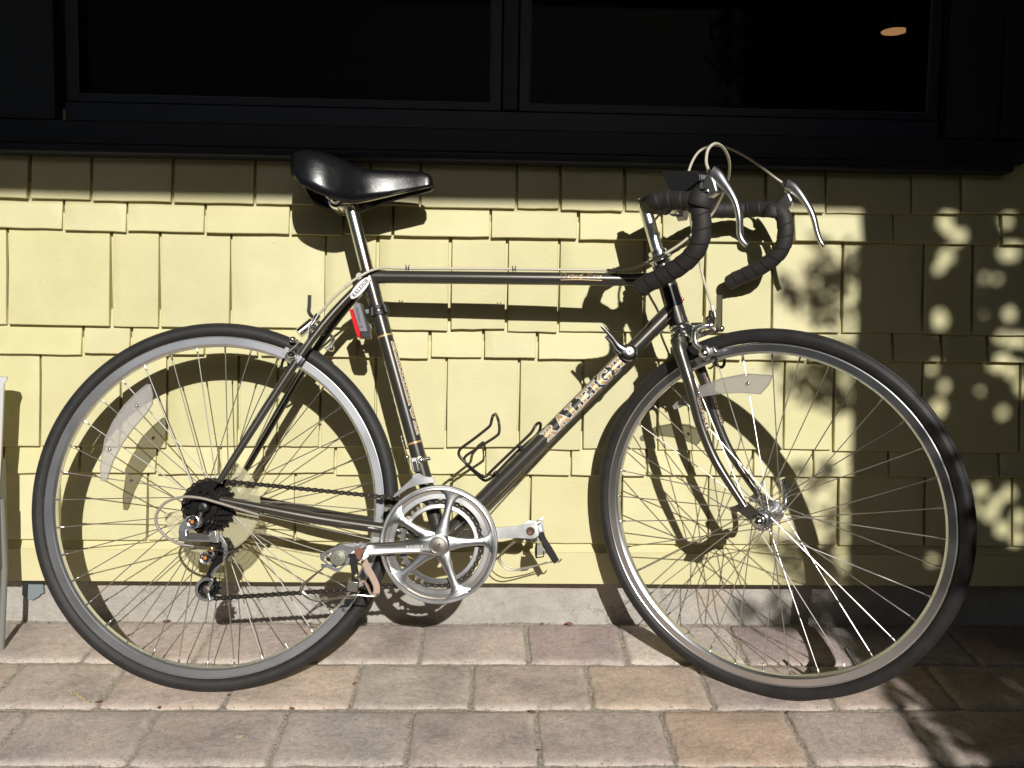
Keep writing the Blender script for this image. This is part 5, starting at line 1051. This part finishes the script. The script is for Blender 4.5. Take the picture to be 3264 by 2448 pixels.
for s in (-1, 1):
    pts = spline([V((p.x, s*(-p.y), p.z)) if s < 0 else V((p.x, -p.y, p.z)) for p in [bar0[1], bar0[2], bar0[3]]+drop], 8)
    if s < 0: pts = spline([bar0[1], bar0[2], bar0[3]]+drop, 8)
    # spiral tape: radius steps at every wrap
    L_ = 0; rad = []; prev = pts[0]; dense = []
    fine = []
    for i in range(len(pts)-1):
        for k in range(3): fine.append(pts[i].lerp(pts[i+1], k/3))
    fine.append(pts[-1]); rads = []
    for i, p_ in enumerate(fine):
        if i: L_ += (p_-fine[i-1]).length
        ph = (L_/.0235) % 1.0; r_ = .0158+.0017*ph-.0014*(max(0, ph-.93)/.07)
        rads.append(r_)
    endp = fine[-1]; dd = (fine[-1]-fine[-4]).normalized(); 
    for q_, rr_ in ((.004, .0155), (.008, .012), (.0105, .006)): fine.append(endp+dd*q_); rads.append(rr_)
    # winding seams tilt: shear ring phase by building as a tube with per-vertex phase
    seg = 22; T_ = []; u = None; rings = []; LL = [0]
    for i in range(1, len(fine)): LL.append(LL[-1]+(fine[i]-fine[i-1]).length)
    for i in range(len(fine)):
        a_, b_ = fine[max(0, i-1)], fine[min(len(fine)-1, i+1)]; t_ = (b_-a_).normalized()
        if u is None: u = t_.orthogonal().normalized()
        u = (u-t_*u.dot(t_)).normalized(); w_ = t_.cross(u); row = []
        for k in range(seg):
            an = 2*pi*k/seg; d_ = u*cos(an)+w_*sin(an)
            if i < len(fine)-3:
                ph = ((LL[i]/.0225)-an/(2*pi)) % 1.0; r_ = .0154+.0013*ph; 
                if ph > .90: r_ -= .0020*(ph-.90)/.10
            else: r_ = rads[i]
            row.append(fine[i]+d_*r_)
        rings.append(row)
    m_ = MB(); m_.rings(rings); m_.build('bar_tape', 'bar_tape', bars, T=fb_, ang=55)
    # hood wrap and lever, read on the near side and mirrored
    hq = lambda x, y: bq('R', x, y, s*HW)
    m_ = MB(); m_.tube(spline([hq(*c_) for c_ in ([(770, 700), (790, 640), (815, 585)] if s < 0 else [(1420, 800), (1428, 750), (1452, 712)])], 4), [.021, .0215, .0215, .021, .0205, .0195, .0185, .0175, .016][:9], 18); m_.build('hood_wrap', 'bar_tape', bars, T=fb_)
    lev = empty('brake_lever', 'polished drilled brake lever', 'x'); del lev['category']; lev.parent = bike
    q = [(p.x, p.z) for p in [hq(*c_) for c_ in ([(800, 545), (850, 440), (905, 452), (930, 500), (952, 590), (862, 655), (830, 610)] if s < 0 else [(1440, 725), (1480, 660), (1540, 590), (1572, 598), (1604, 660), (1592, 705), (1530, 772), (1440, 790)])]]
    m_ = MB(); m_.prism([q], lambda x, y, z: V((x, z, y)), s*HW-.009, s*HW+.009); m_.build('lever_body', 'aluminium', lev, T=fb_, bevel=.003)
    m_ = MB(); m_.rev(hq(*((848, 588) if s < 0 else (1513, 692))), (0, s, 0), [(.0058, -.002+.009), (.0058, .0105), (.0040, .0120), (.0001, .0122)], 18); m_.build('pivot_pin', 'chrome', lev, T=fb_)
    bl_ = [hq(*c_) for c_ in [(1548, 528), (1590, 545), (1640, 590), (1690, 650), (1735, 712), (1768, 780), (1790, 850), (1805, 920), (1820, 970), (1835, 1010), (1850, 1040), (1868, 1060)]] if s > 0 else [hq(885, 425), hq(930, 450), hq(985, 515), hq(1040, 580), hq(1085, 650), hq(1112, 730), hq(1126, 820), hq(1128, 900), hq(1132, 965), hq(1150, 1010), hq(1172, 1040), hq(1193, 1058)]
    k_ = spline(bl_, 5); n_ = len(k_); rg = []
    for i, p_ in enumerate(k_):
        a_, b_ = k_[max(0, i-1)], k_[min(n_-1, i+1)]; t_ = (b_-a_).normalized(); l_ = V((0, 1, 0)); nn = t_.cross(l_); f_ = i/(n_-1)
        hw_ = .0085 if f_ < .3 else .0085-.0035*(f_-.3)/.7; th_ = .0135-.0075*min(1, f_/.35) if f_ < .35 else .0060-.0014*(f_-.35)/.65
        rg.append([p_+l_*(hw_*cos(a))+nn*(th_*sin(a)) for a in [2*pi*j/12 for j in range(12)]])
    m_ = MB(); m_.rings(rg); m_.build('lever_blade', 'aluminium', lev, T=fb_, ang=60)
    m_ = MB()
    for i in range(int(n_*.38), int(n_*.84), 1):
        p_ = k_[i]; a_, b_ = k_[i-1], k_[i+1]; t_ = (b_-a_).normalized(); nn = t_.cross(V((0, 1, 0))); nn = nn if nn.x > 0 else -nn
        m_.sphere(p_+nn*.0042+V((0, -.0028, 0)), .0010, 6)
    h_ = m_.build('drilled_holes', 'dark_metal', lev, T=fb_)
    fe = [(862, 405), (888, 440), (850, 392), (866, 412)] if s < 0 else [(1525, 520), (1552, 545), (1500, 505), (1528, 524)]; fe = [hq(*c_) for c_ in fe]; m_ = MB(); m_.tube(fe[:2], [.0045, .0075], 14); m_.tube(fe[2:], [.0036, .0042], 12); m_.build('cable_ferrule', 'worn_steel', lev, T=fb_)
# front light on the bar
flt = empty('front_light', 'black box light clamped behind the bar', 'x'); del flt['category']; flt.parent = bike
q = [(p.x, p.z) for p in [bq('R', x, y, -.03) for x, y in [(492, 420), (515, 408), (790, 408), (835, 440), (830, 540), (800, 600), (580, 592), (540, 560), (525, 510), (488, 440)]]]
m_ = MB(); m_.prism([q], lambda x, y, z: V((x, z, y)), -.055, .012); m_.build('light_housing', 'lamp_black', flt, T=fb_, bevel=.003)
q = [(p.x, p.z) for p in [bq('R', x, y, -.03) for x, y in [(835, 440), (850, 450), (845, 520), (820, 560)]]]
m_ = MB(); m_.prism([q], lambda x, y, z: V((x, z, y)), -.052, .010); m_.build('light_lens', 'reflector_plastic', flt, T=fb_)
m_ = MB(); m_.cyl(bq('R', 590, 800, -.04), bq('R', 650, 790, -.04), .010, seg=18); m_.cyl(bq('R', 620, 800, -.04), bq('R', 640, 600, -.03), .006, seg=12); m_.build('light_clamp', 'worn_steel', flt, T=fb_)

# ---- cable housings (bicycle axes; front ends follow the turned bars)
def pf(x, y, w_, c='R'): return fb_(bq(c, x, y, w_))
m_ = MB(); near_c = [pf(856, 400, -HW), pf(832, 320, -.180), pf(850, 210, -.165), pf(915, 160, -.140), pf(985, 200, -.105), pf(1032, 300, -.07), pf(1035, 420, -.04), pf(1005, 530, -.02), pf(950, 660, .0), pf(870, 800, .01)]
near_c += [bp('R', 700, 965, -.060), bp('R', 580, 1062, -.055), bp('R', 450, 1140, -.050), bp('R', 300, 1215, -.035), bp('R', 130, 1268, -.016)]
tt_c = [bp('X', 1930, 861, -.008), bp('X', 1640, 857.5, -.004), bp('X', 1300, 856, -.004), bp('C', 1000, 245, -.006), bp('C', 700, 285, -.020), bp('C', 480, 375, -.028), bp('C', 200, 540, -.030), bp('C', 0, 690, -.030), bp('D', 1330, 5, -.03), bp('D', 1050, 240, -.026), bp('D', 740, 575, -.014)]
m_.tube(spline(near_c+tt_c, 8), .0026, 10); lb(m_.build('cable_housing', 'cream_housing', bike), 'cream brake cable housing looping along the top tube')
m_ = MB(); far_c = [pf(1512, 512, HW), pf(1420, 445, .175), pf(1330, 375, .160), pf(1200, 285, .14), pf(1050, 205, .11), pf(930, 175, .08), pf(840, 190, .04), pf(760, 240, .0), pf(700, 340, -.03), pf(668, 460, -.045), pf(668, 600, -.05), pf(690, 780, -.04), pf(720, 980, -.02), pf(775, 1210, .0), pf(815, 1380, -.002), fp('F', 1490, 1085, -.004)]
far_c[-1] = ff(far_c[-1]); m_.tube(spline(far_c, 8), .0024, 10); lb(m_.build('cable_housing', 'cream_housing', bike), 'cream brake cable housing arching over the bars to the front brake')
for c_, x, y in (('C', 1465, 262), ('X', 1638.5, 859), ('X', 1960, 864)):
    q = bp(c_, x, y, -.004); m_ = MB()
    for dx in (-.0022, .0022):
        m_.rev(V((q.x+dx, q.y, q.z)), (1, 0, 0), [(.0026, -.0012), (.0036, -.0012), (.0036, .0012), (.0026, .0012)], 14); m_.sphere(V((q.x+dx*1.4, q.y, q.z+.0055)), .0014, 8)
    m_.build('cable_clip', 'black_enamel', bike)

# ================================================================ OTHER THINGS
# pale plastic cart at the left edge
ct = empty('garden_cart', 'pale grey plastic garden cart standing at the left edge of the wall', 'cart', (on_wall(-150, 1500, -.2).x, -.2, 0))
ox = ct.location.x
def wl(x, y, yy): p = on_wall(x, y, yy); return p.x-ox, p.z
m_ = MB(); rg = []
for x, y, y0, y1 in ((-2, 1612, -.16, -.10), (12, 1575, -.19, -.095), (20, 1545, -.2, -.09), (26, 1400, -.21, -.09), (28, 1240, -.215, -.085), (29, 1222, -.215, -.085), (34, 1205, -.225, -.08), (33, 1200, -.225, -.08)):
    X1, Z = wl(x, y, -.085); X0 = -.30; Xn = wl(x-260, y, -.13)[0]
    c_ = .025; yy0, yy1 = y0-.10+.2, y1+.2; yy0 = .07
    X1 += .003
    ring_ = [V((X0, yy0, Z)), V((Xn-.012, yy0, Z)), V((Xn-.004, yy0+.002, Z)), V((Xn+.004, yy0+.010, Z)), V((X1, yy1-c_, Z)), V((X1-.007, yy1-.007, Z)), V((X1-c_, yy1, Z)), V((X0, yy1, Z))]
    rg.append(ring_)
m_.rings(rg, caps=True); m_.build('cart_tub', 'bin_plastic', ct, ang=50)
m_ = MB(); xa, za_ = wl(14, 1590, -.11); xb, zb2 = wl(6, 1900, -.11)
m_.tube([V((xa-.006, .09, za_)), V((xa-.004, .09, zb2+.05)), V((xb-.006, .09, .0))], .006, 10); m_.tube([V((xa-.05, .08, za_)), V((xb-.052, .08, 0))], .006, 10); m_.build('cart_leg', 'bin_translucent', ct)
m_ = MB(); m_.tube(spline([V((xb-.006, .09, .006)), V((xb+.008, .05, .006)), V((xb-.004, -.02, .006)), V((xb-.07, -.08, .006)), V((xb-.2, -.10, .006))], 5), .006, 10); m_.build('cart_skid', 'bin_dark', ct)
m_ = MB(); m_.box((xa-.03, .085, za_-.03), .05, .05, .22); m_.build('cart_bracket', 'bin_dark', ct, bevel=.004)

# leaf litter
def bit(name, label, cat, x, y, size, mt, grp=None, rot=0, curl=.3):
    p_ = on_ground(x, y, .001); m_ = MB(); pts = []
    n = 8; 
    for i in range(n+1):
        f_ = i/n; w_ = size*.34*sin(pi*min(1, f_*1.05))**.8; xx = (f_-.5)*size; z_ = curl*size*(f_-.5)**2*2+.0008
        pts.append([V((xx, w_, z_+w_*.4)), V((xx, 0, z_)), V((xx, -w_, z_+w_*.4))])
    m_.rings(pts, ringclosed=False, caps=False); o = m_.build(name, mt, loc=p_); o.rotation_euler = (random.uniform(-.3, .3), random.uniform(-.3, .3), rot); tag(o, label, cat, grp)
    sm_ = o.modifiers.new('t', 'SOLIDIFY'); sm_.thickness = .0006
bit('dead_leaf', 'orange brown dead leaf scrap in the joint below the rear wheel, left of the others', 'leaf', 313, 2240, .012, 'dead_leaf', 'leaf scraps in the paving joints', .4)
bit('dead_leaf', 'small red leaf scrap at the top of a paver joint near the bottom left', 'leaf', 507, 2257, .008, 'strap_brown', 'leaf scraps in the paving joints', 1.4)
bit('dead_leaf', 'pinkish leaf scrap in the joint under the lowest point of the rear tyre', 'leaf', 729, 2218, .010, 'dead_leaf', 'leaf scraps in the paving joints', 2.2)
bit('dead_leaf', 'orange leaf scrap on the paver corner left of bottom centre', 'leaf', 930, 2261, .011, 'dead_leaf', 'leaf scraps in the paving joints', .2)
bit('dead_leaf', 'rust coloured leaf scrap in the upright joint under the chainring', 'leaf', 1131, 2182, .012, 'dead_leaf', 'leaf scraps in the paving joints', 1.3)
bit('dead_leaf', 'brown leaf scrap where the joints meet at bottom centre', 'leaf', 1697, 2273, .016, 'dead_leaf', 'leaf scraps in the paving joints', -.3)
bit('dead_leaf', 'red brown round scrap in the upright joint at bottom centre', 'leaf', 1718, 2394, .009, 'dead_leaf', 'leaf scraps in the paving joints', .9)
bit('dead_leaf', 'tan leaf scraps against the foundation under the rear wheel spokes', 'leaf', 530, 1983, .018, 'dead_leaf', 'leaf scraps along the foundation', .2)
bit('dead_leaf', 'brown leaf scrap against the foundation right of the chainring shadow', 'leaf', 1728, 1990, .012, 'dead_leaf', 'leaf scraps along the foundation', .8)
bit('dead_leaf', 'long thin brown scrap against the foundation left of the front wheel shadow', 'leaf', 1815, 1992, .018, 'dead_leaf', 'leaf scraps along the foundation', .1)
bit('grass_blade', 'short yellow green grass blade on a paver below the rear wheel', 'grass blade', 765, 2350, .018, 'pale_stem', None, .7, .1)
bit('grass_blade', 'yellow green grass blade in the joint at lower right', 'grass blade', 2925, 2295, .020, 'pale_stem', None, -.6, .1)
sk = MB(); rk = random.Random(2); a_, b_ = on_ground(222, 2208, .002), on_ground(288, 2238, .002)
for i in range(26):
    f_ = i/25; p_ = a_.lerp(b_, f_)+V((rk.uniform(-.0012, .0012), rk.uniform(-.003, .003), rk.uniform(0, .002))); sk.sphere(p_-a_, rk.uniform(.0006, .0018), 6)
o = sk.build('flower_stalk', 'straw', loc=a_); tag(o, 'dried straw coloured flower stalk lying on the paver below the rear wheel', 'twig')
# crumbs in the joints and against the wall
cm = MB(); rk = random.Random(8)
for i in range(700):
    if i < 260: X = rk.uniform(-1.2, 1.2); Y = rows[0][0]+rk.uniform(-.010, .006)
    else: X = rk.uniform(-1.2, 1.2); Y = rk.choice([rows[0][1], rows[1][1], rows[2][1]])+rk.uniform(-.006, .006)
    s_ = rk.uniform(.0006, .0018); p_ = V((X, Y, gz(Y)-.003+s_)); cm.add([p_+V((s_, 0, 0)), p_+V((-s_*.5, s_*.8, 0)), p_+V((-s_*.5, -s_*.8, 0)), p_+V((0, 0, s_*1.2))], [(0, 1, 2), (0, 1, 3), (1, 2, 3), (2, 0, 3)])
o = cm.build('crumbs', 'crumb'); tag(o, 'fine brown crumbs and grit in the paving joints', 'debris', kind='stuff')

# ---- tree out of the frame: its leaves throw the dappled shade at the right
tree = empty('tree', 'leafy garden tree behind the viewer shading the right of the wall', 'tree', (3.0, -4.2, 0))
m_ = MB(); m_.tube(spline([V((0, 0, 0)), V((.03, .05, .8)), V((-.05, .1, 1.7)), V((-.3, .2, 2.5)), V((-.7, .3, 3.3))], 5), [.09-.003*i for i in range(21)], 12); m_.build('trunk', 'bark', tree)
rt = random.Random(21)
# openings in the crown (photo points where sun spots fall, radius in metres)
SP = [(3013, 700, .030), (3060, 755, .030), (3020, 815, .032), (2997, 850, .026), (3028, 735, .022), (3210, 705, .022), (3210, 800, .030), (3235, 805, .022), (3145, 885, .018), (3183, 888, .014), (2990, 1030, .032), (2985, 1010, .022), (3213, 1003, .026), (3140, 995, .012), (3225, 1085, .026), (3262, 1090, .02), (3190, 1075, .02), (3190, 1155, .035), (3230, 1180, .030), (2975, 1170, .022), (2990, 1300, .036), (3012, 1230, .022), (3195, 1315, .022), (3125, 1250, .014), (3260, 1230, .03),
      (3130, 1560, .03), (3155, 1640, .032), (3190, 1690, .034), (3220, 1570, .03), (3245, 1650, .03), (3175, 1600, .025), (3235, 1720, .03), (3110, 1620, .02), (2965, 955, .016), (2630, 1590, .03), (2600, 1640, .024), (2560, 1560, .026), (2580, 1780, .02), (2610, 1720, .022), (2960, 1790, .018), (2700, 700, .02), (3000, 1550, .0),
      (2540, 1885, .02), (2560, 1925, .012), (2600, 1700, .02)]
SPW = [(on_wall(x, y, -.015), r*.37+.0010) for x, y, r in SP if r > 0]
GS = [(2570, 2005, .03), (2625, 2045, .034), (2680, 2085, .03), (2880, 2185, .02), (2940, 2225, .022), (3000, 2265, .02), (3060, 2310, .02), (3120, 2355, .02), (2930, 2265, .02), (2985, 2330, .02), (3030, 2390, .02), (3075, 2430, .02), (3190, 2410, .02)]
GSW = [(on_ground(x, y), r*.45) for x, y, r in GS]
def shadow_at(p):        # where a point's shadow falls: wall, or paving in front of it
    q = p+LT*(-.015-p.y)
    if q.z < gz(-.015): return 'g', p+LT*((p.z-gz(p.y))/(.5088+GS_))
    return 'w', q
lf = MB(); nleaf = 0
def leaf(c, L_, r, clear=True):
    global nleaf
    d_ = V((r.uniform(-1, 1), r.uniform(-.6, .6), r.uniform(-1, .6))).normalized(); n_ = (SUN+V((r.uniform(-.9, .9), r.uniform(-.5, .5), r.uniform(-.9, .9)))).normalized(); s_ = d_.cross(n_).normalized()
    w_ = L_*.27; pts = [c, c+d_*L_*.3+s_*w_, c+d_*L_*.65+s_*w_*.85, c+d_*L_, c+d_*L_*.65-s_*w_*.85, c+d_*L_*.3-s_*w_]
    if clear:
        for p in pts+[c+d_*L_*.5, c+d_*L_*.25, c+d_*L_*.75]:
            k, q = shadow_at(p)
            if k == 'w':
                for w2, rr2 in SPW:
                    if (q.x-w2.x)**2+(q.z-w2.z)**2 < rr2*rr2: return
            else:
                for w2, rr2 in GSW:
                    if (q.x-w2.x)**2+(q.y-w2.y)**2 < rr2*rr2: return
                if q.x < .745 and q.y < -.05: return
            if k == 'w' and q.x < xe+.02 and dense: return
            if k == 'g' and dense and q.x < .81-q.y*.19: return
    nleaf += 1; lf.add([p-base_c for p in pts], [(0, 1, 2, 3, 4, 5)])
xe = pe.x; dense = True
base_c = V(tree.location)
for i in range(26000):       # dense crown: its shade covers wall and paving right of the post
    X = rt.uniform(xe+.03, xe+1.9); t = rt.uniform(2.7, 3.6); Z = rt.uniform(-.75, 1.0)
    p = V((X, 0, Z))-LT*t
    if p.z < .12: continue
    leaf(p, rt.uniform(.030, .050), rt)
for i in range(30000):
    X = rt.uniform(xe+.08, xe+.62); t = rt.uniform(2.8, 3.5); Z = rt.uniform(-.1, .98)
    leaf(V((X, 0, Z))-LT*t, rt.uniform(.016, .028), rt)
dense = False
# loose sprays left of the post edge
SPRAY = [(2640, 830, .05), (2600, 900, .05), (2660, 960, .055), (2560, 960, .03), (2620, 1010, .03), (2500, 900, .018), (2570, 1210, .045), (2630, 1240, .05), (2600, 1170, .03), (2470, 1150, .018), (2690, 1260, .05), (2560, 1500, .022), (2590, 1545, .022), (2640, 1500, .022), (2660, 1600, .035), (2620, 1680, .045), (2560, 1720, .025), (2530, 1800, .045), (2500, 1760, .03), (2430, 1740, .018), (2600, 1830, .05), (2660, 1760, .06), (2540, 1600, .016), (2410, 1930, .025), (2680, 1900, .06), (2600, 1940, .05), (2690, 1120, .03), (2700, 850, .03), (2500, 1900, .03), (2640, 1960, .05), (2520, 1970, .04)]
for x, y, r in SPRAY:
    c = on_wall(x, y, -.015); n_ = int(8+r*r*14000)
    for i in range(min(n_, 70)):
        t = rt.uniform(2.6, 3.3); a_ = rt.uniform(0, 2*pi); q = r*sqrt(rt.random()); p = V((c.x+cos(a_)*q, -.015, c.z+sin(a_)*q))-LT*t
        leaf(p, rt.uniform(.020, .034), rt)
# sprays over the paving
for i in range(900):
    gy_ = -rt.uniform(.02, 1.1); ed = .79-gy_*.19; gx_ = rt.uniform(.70 if gy_ > -.2 else .775, ed+.05)
    q = V((gx_, gy_, gz(gy_))); t = rt.uniform(2.3, 3.1)+gy_*.6
    leaf(q-LT*t, rt.uniform(.025, .045), rt)
o = lf.build('crown', 'leaf_green', tree); o['kind'] = 'stuff'
# unseen boards added behind the viewer to block low sky
fn = empty('sky_blocker_fence', 'unseen dark boards added behind the viewer to block sky', 'sky_blocker_fence', (0, -6.5, 0))
bm_ = MB(); bm_.box((0, 0, 1.1), .148, .022, 2.6); bo = bm_.build('board', 'bark', fn); bo.location = (-6.9, 0, 0)
for i in range(1, 93): o = bo.copy(); col.objects.link(o); o.parent = fn; o.location = (-6.9+.15*i, rt.uniform(-.004, .004), rt.uniform(-.01, .01))
bm_ = MB(); bm_.box((0, -.04, 2.1), 14, .05, .09); bm_.build('rail', 'bark', fn)
# unseen bank of leaves added far behind the viewer to cut sky light
hd = MB(); rh = random.Random(6)
for i in range(9000):
    X = rh.uniform(-11, 11); H_ = 2.0+.3*sin(X*1.3)+.2*sin(X*3.1); Z = H_*sqrt(rh.random()); Y = rh.uniform(-.6, .6); c = V((X, Y, Z)); d_ = V((rh.uniform(-1, 1), rh.uniform(-1, 1), rh.uniform(-1, 1))).normalized(); s_ = d_.orthogonal().normalized(); L_ = rh.uniform(.12, .26)
    hd.add([c, c+d_*L_*.5+s_*L_*.3, c+d_*L_, c+d_*L_*.5-s_*L_*.3], [(0, 1, 2, 3)])
o = hd.build('sky_blocker_hedge', 'sky_blocker_leaf', loc=(0, -9.5, 0)); tag(o, 'unseen green leaf bank added behind the viewer to cut sky light', 'sky_blocker_hedge')

def side_sky_blocker(name, label, x0, x1, y0, y1, h, n, seed):  # unseen leaves added at either side to shut out skylight
    r = random.Random(seed); hd = MB()
    for i in range(n):
        X = r.uniform(x0, x1); Y = r.uniform(y0, y1); Z = (h+.15*sin(Y*3))*r.random()**.8; c = V((X, Y, Z)); d_ = V((r.uniform(-1, 1), r.uniform(-1, 1), r.uniform(-1, 1))).normalized(); s_ = d_.orthogonal().normalized(); L_ = r.uniform(.05, .11)
        hd.add([c, c+d_*L_*.5+s_*L_*.3, c+d_*L_, c+d_*L_*.5-s_*L_*.3], [(0, 1, 2, 3)])
    tag(hd.build(name, 'sky_blocker_leaf'), label, 'sky_blocker_hedge')
side_sky_blocker('sky_blocker_hedge', 'unseen leaf bank added beyond the right edge to darken the shade', 1.95, 2.5, -4.2, -.45, 2.0, 9000, 31)
side_sky_blocker('sky_blocker_hedge', 'unseen leaf bank added beyond the left edge to darken the eave strip', -3.1, -2.6, -4.2, -.45, 2.0, 7000, 32)
